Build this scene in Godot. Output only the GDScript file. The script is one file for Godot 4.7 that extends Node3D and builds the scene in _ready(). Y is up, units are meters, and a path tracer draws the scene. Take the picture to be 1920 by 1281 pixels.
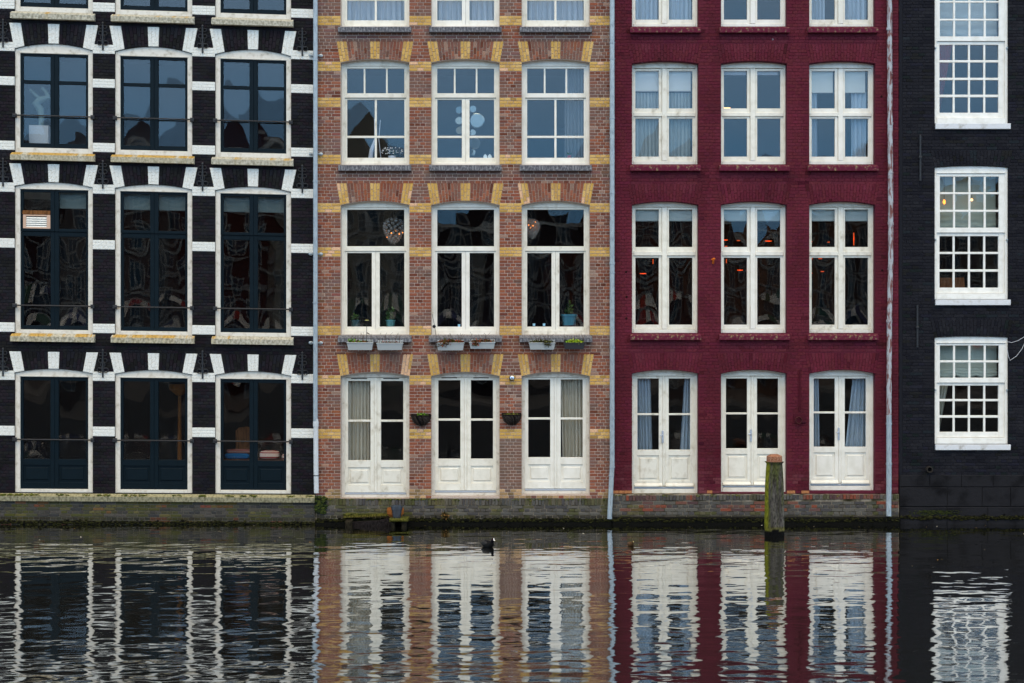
extends Node3D
# Canal houses standing in the water. Facade plane z = 0, water level y = 0, one hundredth of a metre per survey unit.

var rng := RandomNumberGenerator.new()
var M := {}
var brick_meshes := {}
var taken := {}
var settle := false          # the left house has sunk to one side: its courses fall to the right
var n_a := FastNoiseLite.new()
var n_b := FastNoiseLite.new()


# ---------------------------------------------------------------- mesh builder
class MB:
	var v := PackedVector3Array()
	var n := PackedVector3Array()
	var c := PackedColorArray()
	var ix := PackedInt32Array()

	func quad(a: Vector3, b: Vector3, cc: Vector3, d: Vector3, col := Color.WHITE) -> void:
		var nn := (cc - a).cross(d - b).normalized()
		var k := v.size()
		v.append(a); v.append(b); v.append(cc); v.append(d)
		for i in 4:
			n.append(nn); c.append(col)
		ix.append(k); ix.append(k + 2); ix.append(k + 1)
		ix.append(k); ix.append(k + 3); ix.append(k + 2)

	func tri(a: Vector3, b: Vector3, cc: Vector3, col := Color.WHITE) -> void:
		var nn := (b - a).cross(cc - a).normalized()
		var k := v.size()
		v.append(a); v.append(b); v.append(cc)
		for i in 3:
			n.append(nn); c.append(col)
		ix.append(k); ix.append(k + 2); ix.append(k + 1)

	# box whose edges towards +z are chamfered by h
	func box(x0: float, x1: float, y0: float, y1: float, z0: float, z1: float, col := Color.WHITE, h := 0.0, back := true) -> void:
		if x0 > x1: var t := x0; x0 = x1; x1 = t
		if y0 > y1: var t2 := y0; y0 = y1; y1 = t2
		var zm := z1 - h
		var a := Vector3(x0, y0, zm); var b := Vector3(x1, y0, zm); var d := Vector3(x1, y1, zm); var e := Vector3(x0, y1, zm)
		var a0 := Vector3(x0, y0, z0); var b0 := Vector3(x1, y0, z0); var d0 := Vector3(x1, y1, z0); var e0 := Vector3(x0, y1, z0)
		if h > 0.0:
			var p := Vector3(x0 + h, y0 + h, z1); var q := Vector3(x1 - h, y0 + h, z1); var r := Vector3(x1 - h, y1 - h, z1); var s := Vector3(x0 + h, y1 - h, z1)
			quad(p, q, r, s, col)
			quad(a, b, q, p, col); quad(b, d, r, q, col); quad(d, e, s, r, col); quad(e, a, p, s, col)
		else:
			quad(a, b, d, e, col)
		quad(a0, b0, b, a, col); quad(b0, d0, d, b, col); quad(d0, e0, e, d, col); quad(e0, a0, a, e, col)
		if back:
			quad(b0, a0, e0, d0, col)

	# four-cornered piece (counter-clockwise seen from +z) with a chamfered front
	func quad_block(p: PackedVector2Array, z0: float, z1: float, col := Color.WHITE, h := 0.0) -> void:
		var m := (p[0] + p[1] + p[2] + p[3]) / 4.0
		var f := PackedVector3Array(); var g := PackedVector3Array(); var k := PackedVector3Array()
		for i in 4:
			var q := p[i] + (m - p[i]).normalized() * h * 1.4
			f.append(Vector3(q.x, q.y, z1)); g.append(Vector3(p[i].x, p[i].y, z1 - h)); k.append(Vector3(p[i].x, p[i].y, z0))
		quad(f[0], f[1], f[2], f[3], col)
		for i in 4:
			var j := (i + 1) % 4
			if h > 0.0: quad(g[i], g[j], f[j], f[i], col)
			quad(k[i], k[j], g[j], g[i], col)

	func prism(poly: PackedVector2Array, z0: float, z1: float, col := Color.WHITE) -> void:
		var p := poly.duplicate()
		if Geometry2D.is_polygon_clockwise(p): p.reverse()
		var area := 0.0
		for i in p.size():
			var j := (i + 1) % p.size()
			area += p[i].x * p[j].y - p[j].x * p[i].y
		if area < 0.0: p.reverse()
		var t := Geometry2D.triangulate_polygon(p)
		for i in range(0, t.size(), 3):
			var a := p[t[i]]; var b := p[t[i + 1]]; var d := p[t[i + 2]]
			if (b - a).cross(d - a) < 0.0:
				var w := b; b = d; d = w
			tri(Vector3(a.x, a.y, z1), Vector3(b.x, b.y, z1), Vector3(d.x, d.y, z1), col)
			tri(Vector3(a.x, a.y, z0), Vector3(d.x, d.y, z0), Vector3(b.x, b.y, z0), col)
		for i in p.size():
			var j := (i + 1) % p.size()
			quad(Vector3(p[i].x, p[i].y, z0), Vector3(p[j].x, p[j].y, z0), Vector3(p[j].x, p[j].y, z1), Vector3(p[i].x, p[i].y, z1), col)

	# a profile in (z, y), counter-clockwise seen from +x, drawn out along x
	func along_x(prof: PackedVector2Array, x0: float, x1: float, cols: PackedColorArray) -> void:
		var k := prof.size()
		for i in k:
			var j := (i + 1) % k
			quad(Vector3(x1, prof[i].y, prof[i].x), Vector3(x1, prof[j].y, prof[j].x), Vector3(x0, prof[j].y, prof[j].x), Vector3(x0, prof[i].y, prof[i].x), cols[i % cols.size()])
		var t := Geometry2D.triangulate_polygon(prof)
		for i in range(0, t.size(), 3):
			for s in [x0, x1]:
				var a := Vector3(s, prof[t[i]].y, prof[t[i]].x); var b := Vector3(s, prof[t[i + 1]].y, prof[t[i + 1]].x); var d := Vector3(s, prof[t[i + 2]].y, prof[t[i + 2]].x)
				var out := (b - a).cross(d - a).x > 0.0
				if out == (s == x1): tri(a, b, d, cols[0])
				else: tri(a, d, b, cols[0])

	func sheet(nu: int, nv: int, at: Callable, col: Callable) -> void:
		var k := v.size()
		for j in nv + 1:
			for i in nu + 1:
				v.append(at.call(float(i) / nu, float(j) / nv)); c.append(col.call(float(i) / nu, float(j) / nv)); n.append(Vector3.ZERO)
		for j in nv:
			for i in nu:
				var a := k + j * (nu + 1) + i; var b := a + 1; var d := b + nu + 1; var e := a + nu + 1
				for q in [[a, b, d], [a, d, e]]:
					var nn := (v[q[1]] - v[q[0]]).cross(v[q[2]] - v[q[0]])
					for w in q: n[w] += nn
					ix.append(q[0]); ix.append(q[2]); ix.append(q[1])
		for i in range(k, v.size()): n[i] = n[i].normalized() if n[i].length() > 1e-12 else Vector3.UP

	func tube(path: PackedVector3Array, rad: PackedFloat32Array, seg := 10, col := Color.WHITE, squash := 1.0) -> void:
		var rings := path.size()
		var k := v.size()
		var side := Vector3.ZERO
		for i in rings:
			var d := (path[mini(i + 1, rings - 1)] - path[maxi(i - 1, 0)]).normalized()
			if side == Vector3.ZERO: side = d.cross(Vector3.UP if absf(d.y) < 0.9 else Vector3.RIGHT).normalized()
			side = (side - d * side.dot(d)).normalized()
			var up := side.cross(d)
			var r := rad[mini(i, rad.size() - 1)]
			for j in seg:
				var a := TAU * j / seg
				var o := side * cos(a) + up * sin(a) * squash
				v.append(path[i] + o * r); n.append(o.normalized()); c.append(col)
		for i in rings - 1:
			for j in seg:
				var a := k + i * seg + j; var b := k + i * seg + (j + 1) % seg; var d := b + seg; var e := a + seg
				ix.append(a); ix.append(b); ix.append(d)
				ix.append(a); ix.append(d); ix.append(e)
		for s in 2:
			var i := 0 if s == 0 else rings - 1
			var m := v.size()
			v.append(path[i]); c.append(col)
			var dd := (path[0] - path[1]).normalized() if s == 0 else (path[rings - 1] - path[rings - 2]).normalized()
			n.append(dd)
			for j in seg:
				v.append(v[k + i * seg + j]); n.append(dd); c.append(col)
			for j in seg:
				if s == 0:
					ix.append(m); ix.append(m + 1 + (j + 1) % seg); ix.append(m + 1 + j)
				else:
					ix.append(m); ix.append(m + 1 + j); ix.append(m + 1 + (j + 1) % seg)

	func ball(at: Vector3, r: Vector3, col := Color.WHITE, seg := 12, rows := 8) -> void:
		sheet(seg, rows, func(a: float, b: float) -> Vector3:
			var t := a * TAU; var p := (b - 0.5) * PI
			return at + Vector3(cos(t) * cos(p) * r.x, sin(p) * r.y, -sin(t) * cos(p) * r.z),
			func(_a: float, _b: float) -> Color: return col)

	func lathe(at: Vector3, prof: PackedVector2Array, seg := 16, col := Color.WHITE) -> void:
		for i in prof.size() - 1:
			var p := prof[i]; var q := prof[i + 1]
			sheet(seg, 1, func(a: float, b: float) -> Vector3:
				var t := a * TAU; var w := p.lerp(q, b)
				return at + Vector3(cos(t) * w.x, w.y, -sin(t) * w.x), func(_a: float, _b: float) -> Color: return col)

	func ring(at: Vector3, r: float, w: float, col := Color.WHITE, axis := Vector3.BACK) -> void:
		var path := PackedVector3Array()
		var s := axis.cross(Vector3.UP).normalized() if absf(axis.y) < 0.9 else Vector3.RIGHT
		var t := s.cross(axis)
		for i in 17: path.append(at + (s * cos(TAU * i / 16.0) + t * sin(TAU * i / 16.0)) * r)
		tube(path, PackedFloat32Array([w]), 6, col)

	func leaves(at: Vector3, r: Vector3, count: int, size: float, cols: Array, g: RandomNumberGenerator, droop := 0.3) -> void:
		for i in count:
			var o := Vector3(g.randf_range(-1, 1), g.randf_range(-1, 1), g.randf_range(-1, 1))
			if o.length() > 1.0: o = o.normalized() * g.randf()
			var p := at + o * r
			var d := Vector3(g.randf_range(-1, 1), g.randf_range(-droop, 1), g.randf_range(-1, 1)).normalized()
			var s := d.cross(Vector3(g.randf_range(-1, 1), g.randf_range(-1, 1), g.randf_range(-1, 1))).normalized()
			var z := size * g.randf_range(0.6, 1.4)
			var cl: Color = cols[g.randi() % cols.size()]
			quad(p - s * z * 0.1, p + d * z * 0.5 - s * z * 0.32, p + d * z, p + d * z * 0.5 + s * z * 0.32, cl)


# ---------------------------------------------------------------- helpers
func X(p: float) -> float: return (p - 960.0) / 100.0
func Y(p: float) -> float: return (983.0 - p) / 100.0
func P(x: float, y: float) -> Vector2: return Vector2(X(x), Y(y))
func S(r: float, g: float, b: float) -> Color: return Color(r / 255.0, g / 255.0, b / 255.0)
func L(r: float, g: float, b: float) -> Color: return S(r, g, b).srgb_to_linear()

func fall(x: float, y: float) -> float:      # how far the left house has settled at this place
	var px := x * 100.0 + 960.0
	var py := 983.0 - y * 100.0
	return -(3.0 + 13.0 * clampf((930.0 - py) / 845.0, -0.1, 1.4)) * (px - 100.0) / 55000.0

func org(o: Node) -> Vector3:
	var p := Vector3.ZERO
	while o is Node3D and o != self:
		p += (o as Node3D).position
		o = o.get_parent()
	return p

func mesh_of(mb: MB, at: Vector3, mat: Material) -> ArrayMesh:
	var a := []
	a.resize(Mesh.ARRAY_MAX)
	var v := mb.v.duplicate()
	for i in v.size():
		if settle: v[i].y += fall(v[i].x, v[i].y)
		v[i] -= at
	if v.is_empty(): print("EMPTY ", at)
	a[Mesh.ARRAY_VERTEX] = v; a[Mesh.ARRAY_NORMAL] = mb.n; a[Mesh.ARRAY_COLOR] = mb.c; a[Mesh.ARRAY_INDEX] = mb.ix
	var m := ArrayMesh.new()
	m.add_surface_from_arrays(Mesh.PRIMITIVE_TRIANGLES, a)
	m.surface_set_material(0, mat)
	return m

func part(parent: Node3D, called: String, mb: MB, mat: Material, kind := "", label := "") -> MeshInstance3D:
	var o := MeshInstance3D.new()
	o.name = called
	o.mesh = mesh_of(mb, org(parent), mat)
	parent.add_child(o, true)
	if kind: o.set_meta("kind", kind)
	if label: o.set_meta("label", label)
	return o

func numbered(called: String) -> String:
	var k: int = taken.get(called, 0)
	taken[called] = k + 1
	return called if k == 0 else "%s_%03d" % [called, k]

func tag(o: Node, label: String, category: String, group := "") -> void:
	o.set_meta("label", label); o.set_meta("category", category)
	if group: o.set_meta("group", group)

func thing(called: String, label: String, category: String, at: Vector3, group := "") -> Node3D:
	var o := Node3D.new()
	o.name = numbered(called); o.position = at
	add_child(o)
	tag(o, label, category, group)
	return o

func single(called: String, mb: MB, mat: Material, label: String, category: String, at: Vector3, group := "") -> MeshInstance3D:
	var o := MeshInstance3D.new()
	o.name = numbered(called)
	o.mesh = mesh_of(mb, at, mat)
	o.position = at
	add_child(o)
	tag(o, label, category, group)
	return o

func struct(called: String, mb: MB, mat: Material, at := Vector3.ZERO) -> MeshInstance3D:
	var o := MeshInstance3D.new()
	o.name = numbered(called)
	o.mesh = mesh_of(mb, at, mat)
	o.position = at
	add_child(o)
	o.set_meta("kind", "structure")
	return o

func pbox(mb: MB, x0: float, x1: float, y0: float, y1: float, z0: float, z1: float, h := 0.0, col := Color.WHITE) -> void:
	mb.box(X(x0), X(x1), Y(y1), Y(y0), z0, z1, col, h)


# ---------------------------------------------------------------- materials
func noise_tex(seed_: int, freq: float, stops: Array, size := 512, octaves := 4, kind := FastNoiseLite.TYPE_SIMPLEX_SMOOTH, bump := false) -> NoiseTexture2D:
	var f := FastNoiseLite.new()
	f.seed = seed_; f.frequency = freq; f.noise_type = kind; f.fractal_octaves = octaves
	var t := NoiseTexture2D.new()
	t.width = size; t.height = size; t.seamless = true; t.noise = f
	if bump:
		return t
	var g := Gradient.new()
	g.offsets = PackedFloat32Array(stops.map(func(s): return s[0]))
	g.colors = PackedColorArray(stops.map(func(s): return s[1]))
	t.color_ramp = g
	return t

func mat(col: Color, rough := 0.8, tex: Texture2D = null, scale := Vector3(2, 2, 2), bump: Texture2D = null, bump_cm := 0.2, vc := true) -> StandardMaterial3D:
	var m := StandardMaterial3D.new()
	m.albedo_color = col; m.roughness = rough; m.vertex_color_use_as_albedo = vc
	m.uv1_triplanar = true; m.uv1_world_triplanar = true; m.uv1_scale = scale
	m.metallic_specular = 0.5 if rough < 0.6 else 0.2
	if tex: m.albedo_texture = tex
	if bump:
		m.heightmap_enabled = true; m.heightmap_texture = bump; m.heightmap_scale = bump_cm
	return m

func glow(col: Color, e: float) -> StandardMaterial3D:
	var m := StandardMaterial3D.new()
	m.albedo_color = col; m.emission_enabled = true; m.emission = col; m.emission_energy_multiplier = e
	return m

func make_materials() -> void:
	var g := func(a: float) -> Color: return Color(a, a, a)
	var grain := noise_tex(3, 0.03, [[0.0, g.call(0.80)], [0.35, g.call(0.94)], [0.65, g.call(1.0)], [1.0, g.call(1.0)]])
	var faint := noise_tex(4, 0.012, [[0.0, Color(0.93, 0.925, 0.91)], [0.45, Color(0.98, 0.98, 0.975)], [0.65, Color(1, 1, 1)], [1.0, Color(1, 1, 1)]])
	var worn := noise_tex(14, 0.02, [[0.0, Color(0.74, 0.72, 0.68)], [0.2, Color(0.92, 0.91, 0.89)], [0.5, Color(1, 1, 1)], [1.0, Color(0.97, 0.97, 0.96)]])
	var rough := noise_tex(5, 0.06, [], 512, 5, FastNoiseLite.TYPE_SIMPLEX_SMOOTH, true)
	var soft := noise_tex(6, 0.02, [], 512, 4, FastNoiseLite.TYPE_SIMPLEX_SMOOTH, true)
	M.brick = mat(Color.WHITE, 0.92, grain, Vector3(2.2, 2.2, 2.2), rough, 0.25)
	M.mortar = mat(S(192, 174, 160), 0.95, grain, Vector3(1.7, 1.7, 1.7), rough, 0.3)
	M.dark_mortar = mat(S(108, 103, 92), 0.95, worn, Vector3(0.9, 0.9, 0.9), rough, 0.3)
	M.pale_mortar = mat(S(150, 142, 130), 0.95, noise_tex(41, 0.012, [[0.0, S(70, 72, 50)], [0.4, S(150, 146, 130)], [0.6, S(230, 225, 215)], [1.0, S(255, 250, 240)]]), Vector3(0.6, 0.6, 0.6), rough, 0.3)
	M.painted = mat(Color.WHITE, 0.62, grain, Vector3(1.1, 1.1, 1.1), rough, 0.35)
	M.painted_white = mat(S(226, 226, 219), 0.7, worn, Vector3(2.6, 2.6, 2.6), rough, 0.3)
	M.white = mat(S(229, 224, 209), 0.42, faint, Vector3(0.8, 0.8, 0.8))
	M.white_b = mat(S(224, 220, 206), 0.48, worn, Vector3(0.45, 0.35, 0.45))
	M.white_c = mat(S(230, 226, 214), 0.4, faint, Vector3(0.6, 0.5, 0.6))
	M.white_old = mat(S(214, 208, 195), 0.5, worn, Vector3(0.55, 0.55, 0.55))
	M.white_cold = mat(S(231, 229, 221), 0.45, faint, Vector3(0.8, 0.8, 0.8))
	M.green_paint = mat(S(11, 24, 31), 0.45, faint, Vector3(0.8, 0.8, 0.8))
	M.green_paint.metallic_specular = 0.22
	M.iron = mat(S(22, 24, 28), 0.55)
	M.gap = mat(S(20, 20, 22), 0.9)
	M.stone_pale = mat(Color.WHITE, 0.9, noise_tex(22, 0.03, [[0.0, S(112, 108, 92)], [0.4, S(160, 155, 138)], [0.7, S(188, 183, 166)], [1.0, S(178, 165, 120)]]), Vector3(1.1, 0.8, 1.1), rough, 0.5)
	M.stone_grey = mat(Color.WHITE, 0.85, noise_tex(23, 0.03, [[0.0, S(62, 62, 66)], [0.5, S(98, 98, 102)], [0.75, S(128, 128, 130)], [1.0, S(160, 160, 160)]]), Vector3(1.6, 0.7, 1.6), rough, 0.3)
	M.sill_red = mat(Color.WHITE, 0.75, noise_tex(24, 0.025, [[0.0, S(84, 28, 46)], [0.52, S(92, 32, 50)], [0.66, S(98, 60, 58)], [0.78, S(122, 104, 84)], [1.0, S(190, 150, 60)]]), Vector3(0.9, 0.6, 0.9), rough, 0.3)
	M.sill_white = mat(S(208, 210, 212), 0.7, worn, Vector3(0.5, 0.5, 0.5))
	M.zinc = mat(S(164, 174, 176), 0.42, noise_tex(25, 0.02, [[0.0, Color(0.72, 0.74, 0.78)], [0.5, Color(0.95, 0.95, 0.96)], [1.0, Color(1, 1, 1)]]), Vector3(2.0, 0.5, 2.0))
	M.zinc.metallic = 0.25
	M.flaked = mat(Color.WHITE, 0.6, noise_tex(26, 0.016, [[0.0, S(170, 174, 176)], [0.5, S(160, 164, 168)], [0.54, S(138, 118, 118)], [0.64, S(112, 72, 66)], [1.0, S(92, 46, 46)]], 512, 4), Vector3(1.7, 0.4, 1.7))
	M.plastic = mat(S(192, 196, 198), 0.45, faint, Vector3(1, 1, 1))
	M.alu = mat(S(190, 198, 208), 0.35)
	M.alu.metallic = 0.6
	M.plaster = mat(S(33, 33, 36), 0.9, noise_tex(27, 0.01, [[0.0, g.call(0.6)], [0.45, g.call(0.95)], [0.62, g.call(1.0)], [0.8, Color(1.5, 1.45, 1.4)], [1.0, Color(1.9, 1.8, 1.7)]]), Vector3(0.4, 0.4, 0.4), rough, 0.5)
	M.wet = mat(S(15, 15, 12), 0.8, grain, Vector3(2, 2, 2), rough, 0.5)
	M.moss = mat(Color.WHITE, 0.95)
	M.leaf = mat(Color.WHITE, 0.7)
	M.leaf.cull_mode = BaseMaterial3D.CULL_DISABLED
	M.leaf.backlight_enabled = true; M.leaf.backlight = Color(0.12, 0.16, 0.05)
	M.soil = mat(S(58, 44, 34), 0.95, grain, Vector3(8, 8, 8))
	M.cloth = mat(S(225, 225, 225), 0.9, grain, Vector3(6, 6, 6))
	M.cloth.cull_mode = BaseMaterial3D.CULL_DISABLED
	M.cloth.backlight_enabled = true; M.cloth.backlight = Color(0.25, 0.25, 0.25)
	M.room = mat(S(48, 46, 45), 0.9)
	M.room_pale = mat(S(72, 78, 84), 0.9)
	M.room_dark = mat(S(24, 24, 26), 0.9)
	M.floor = mat(S(30, 27, 25), 0.7)
	M.wood = mat(S(128, 84, 48), 0.6, noise_tex(28, 0.015, [[0.0, g.call(0.6)], [0.5, g.call(0.9)], [1.0, g.call(1.0)]]), Vector3(3, 0.4, 3))
	M.old_wood = mat(Color.WHITE, 0.9, noise_tex(29, 0.02, [[0.0, g.call(0.45)], [0.4, g.call(0.8)], [0.6, g.call(1.0)], [1.0, g.call(1.0)]]), Vector3(2.4, 0.9, 2.4), noise_tex(30, 0.03, [], 512, 4, FastNoiseLite.TYPE_SIMPLEX_SMOOTH, true), 1.2)
	M.rust = mat(Color.WHITE, 0.75, noise_tex(31, 0.025, [[0.0, S(96, 58, 40)], [0.5, S(132, 86, 62)], [0.66, S(150, 106, 80)], [0.74, S(196, 166, 146)], [1.0, S(110, 70, 52)]]), Vector3(3.5, 3.5, 3.5))
	M.plain = mat(Color.WHITE, 0.75, grain, Vector3(3, 3, 3))
	M.glossy = mat(Color.WHITE, 0.3)
	M.chrome = mat(S(205, 208, 212), 0.12); M.chrome.metallic = 1.0
	M.mirror = mat(S(100, 112, 112), 0.2); M.mirror.metallic = 1.0
	var p := StandardMaterial3D.new()
	p.transparency = BaseMaterial3D.TRANSPARENCY_ALPHA
	p.albedo_color = Color(0.02, 0.02, 0.02, 0.01); p.roughness = 0.0; p.metallic_specular = 0.5
	M.pane = p
	var s := p.duplicate()
	s.albedo_color = Color(0.5, 0.52, 0.48, 0.3); s.roughness = 0.1
	M.shell = s
	M.bulb = glow(S(255, 150, 60), 3.0)
	M.neon = glow(S(255, 96, 24), 0.42)
	M.warm = glow(S(255, 196, 130), 3.0)
	var w := mat(S(14, 15, 12), 0.03, null, Vector3(0.20, 0.30, 0.30), noise_tex(33, 0.045, [], 1024, 3, FastNoiseLite.TYPE_SIMPLEX_SMOOTH, true), 0.03, false)
	w.metallic_specular = 0.72
	w.clearcoat_enabled = true; w.clearcoat = 1.0; w.clearcoat_roughness = 0.02
	M.water = w
	M.roof_tile = mat(S(72, 56, 52), 0.85, grain, Vector3(1, 1, 1))
	M.asphalt = mat(S(78, 76, 74), 0.9, grain, Vector3(0.7, 0.7, 0.7))
	M.far = mat(Color.WHITE, 0.9, grain, Vector3(0.5, 0.5, 0.5))


# ---------------------------------------------------------------- walls
# hole: x0 x1 (sides), yt (springing), rise, yb (foot), at (top line of the arch), out (how far the arch is wider at its top)
func arch_y(h: Dictionary, x: float) -> float:
	var t: float = (x - (h.x0 + h.x1) / 2.0) / ((h.x1 - h.x0) / 2.0)
	return h.yt - h.rise * (1.0 - t * t)

func backing(house: Node3D, x0: float, x1: float, y0: float, y1: float, holes: Array, cols: Array, mat_: Material) -> MeshInstance3D:
	var mb := MB.new()
	var zf := -0.007
	var zb := -0.34
	var edge := x0
	for c in cols:
		pbox(mb, edge, c[0], y0, y1, zb, zf)
		var mine := holes.filter(func(h): return absf(h.x0 - c[0]) < 0.5)
		mine.sort_custom(func(a, b): return a.yt < b.yt)
		var top := y0
		for h in mine:
			var poly := PackedVector2Array([P(h.x1, top), P(h.x0, top)])
			for i in 13:
				var x: float = lerpf(h.x0, h.x1, i / 12.0)
				poly.append(P(x, arch_y(h, x)))
			mb.prism(poly, zb, zf)
			top = h.yb
		if top < y1: pbox(mb, c[0], c[1], top, y1, zb, zf)
		edge = c[1]
	pbox(mb, edge, x1, y0, y1, zb, zf)
	return part(house, "wall", mb, mat_)

func free_runs(x0: float, x1: float, ya: float, yb: float, holes: Array) -> Array:
	var runs := [[x0, x1]]
	var yc := (ya + yb) / 2.0
	for h in holes:
		var bl := 0.0
		var br := 0.0
		if yb > h.yt and ya < h.yb:
			bl = h.x0; br = h.x1
		if yc >= h.at and yc <= h.yt:
			var t: float = clampf((h.yt - yc) / (h.yt - h.at), 0.0, 1.0)
			bl = h.x0 - h.out * t; br = h.x1 + h.out * t
		if br <= bl: continue
		var next := []
		for r in runs:
			if br <= r[0] or bl >= r[1]:
				next.append(r)
				continue
			if bl > r[0] + 1.0: next.append([r[0], bl])
			if br < r[1] - 1.0: next.append([br, r[1]])
		runs = next
	return runs

func split_run(a: float, b: float, odd: bool) -> Array:
	var w := b - a
	var cuts := []
	if w < 13.0: pass
	elif w < 24.0:
		cuts = [a + w * (0.62 if odd else 0.38)]
	elif w < 36.0:
		cuts = [a + w * 0.33, a + w * 0.66] if odd else [a + w * 0.5]
	elif w < 52.0:
		cuts = [a + w * 0.37, a + w * 0.63] if odd else [a + w * 0.25, a + w * 0.49, a + w * 0.74]
	else:
		var unit := 20.8 if odd else 10.4
		var k := int(roundf((w - 14.0) / unit))
		var u := (w - 14.0) / k
		for i in k + 1: cuts.append(a + (14.0 if odd else 7.0 + u * 0.5) + u * i - (0.0 if odd else u * 0.5))
		if odd: cuts.pop_back()
	var out := []
	var e := a
	for c in cuts:
		var x: float = c + rng.randf_range(-0.5, 0.5)
		out.append([e, x])
		e = x
	out.append([e, b])
	return out

# lays the courses; breaks are the lines at which courses must end; bands are [y0, y1]
func courses(x0: float, x1: float, y0: float, y1: float, holes: Array, bands: Array, course := 6.05) -> Array:
	var lines := [y0, y1]
	for b in bands:
		for y in b:
			if y > y0 and y < y1: lines.append(y)
	lines.sort()
	var out := []
	var odd := false
	for i in lines.size() - 1:
		var n := maxi(1, int(roundf((lines[i + 1] - lines[i]) / course)))
		var mid: float = (lines[i] + lines[i + 1]) / 2.0
		var band := -1
		for k in bands.size():
			if mid > bands[k][0] and mid < bands[k][1]: band = k
		for j in n:
			var ya: float = lerpf(lines[i], lines[i + 1], float(j) / n)
			var yb: float = lerpf(lines[i], lines[i + 1], float(j + 1) / n)
			odd = not odd
			var runs := free_runs(x0, x1, ya, yb, holes)
			for r in runs.size():
				for s in split_run(runs[r][0], runs[r][1], odd):
					out.append({"x0": s[0], "x1": s[1], "y0": ya, "y1": yb, "band": band})
	return out

func brick_into(mb: MB, b: Dictionary, col: Color, joint: float, h: float, zf: float) -> void:
	mb.box(X(b.x0 + joint), X(b.x1 - joint), Y(b.y1 - joint), Y(b.y0 + joint), -0.03, zf, col, h, false)

# the largest bricks as pieces of the wall, the rest joined
func brick_wall(house: Node3D, wall: Node3D, list: Array, tint: Callable, m: Material, joint: float, h: float, most := 300) -> void:
	var seen := []
	for b in list:
		b.col = tint.call(b)
		b.z = rng.randf_range(-0.0015, 0.002)
		b.own = false
		if b.x0 > 2 and b.x1 < 1918 and b.y0 > 2 and b.y1 < 975: seen.append(b)
	seen.sort_custom(func(p, q):
		var ap := roundf(p.x1 - p.x0); var aq := roundf(q.x1 - q.x0)
		if ap != aq: return ap > aq
		return absf(p.y0 - 640) * 1000 + p.x0 < absf(q.y0 - 640) * 1000 + q.x0)
	for b in seen.slice(0, most):
		b.own = true
		var w: float = roundf(b.x1 - b.x0)
		var hh: float = roundf((b.y1 - b.y0) * 10.0) / 10.0
		var kq: float = 60.0 if b.col.get_luminance() > 0.05 else (400.0 if b.col.r > 0.05 else 1000.0)
		var q := Color(roundf(b.col.r * kq) / kq, roundf(b.col.g * kq) / kq, roundf(b.col.b * kq) / kq)
		var key := "%s %s %s %s %s" % [w, hh, q, joint, h]
		if not brick_meshes.has(key):
			var mb := MB.new()
			var bw := (w - joint * 2.0) / 200.0
			var bh := (hh - joint * 2.0) / 200.0
			mb.box(-bw, bw, -bh, bh, -0.03, 0.0, q, h, false)
			var was := settle
			settle = false
			brick_meshes[key] = mesh_of(mb, Vector3.ZERO, m)
			settle = was
		var o := MeshInstance3D.new()
		o.name = "brick"
		o.mesh = brick_meshes[key]
		var at := Vector3(X((b.x0 + b.x1) / 2.0), Y((b.y0 + b.y1) / 2.0), b.z)
		if settle: at.y += fall(at.x, at.y)
		o.position = at - org(wall)
		wall.add_child(o, true)
	var rest := MB.new()
	for b in list:
		if not b.own: brick_into(rest, b, b.col, joint, h, b.z)
	part(house, "brickwork", rest, m, "stuff")

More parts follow.
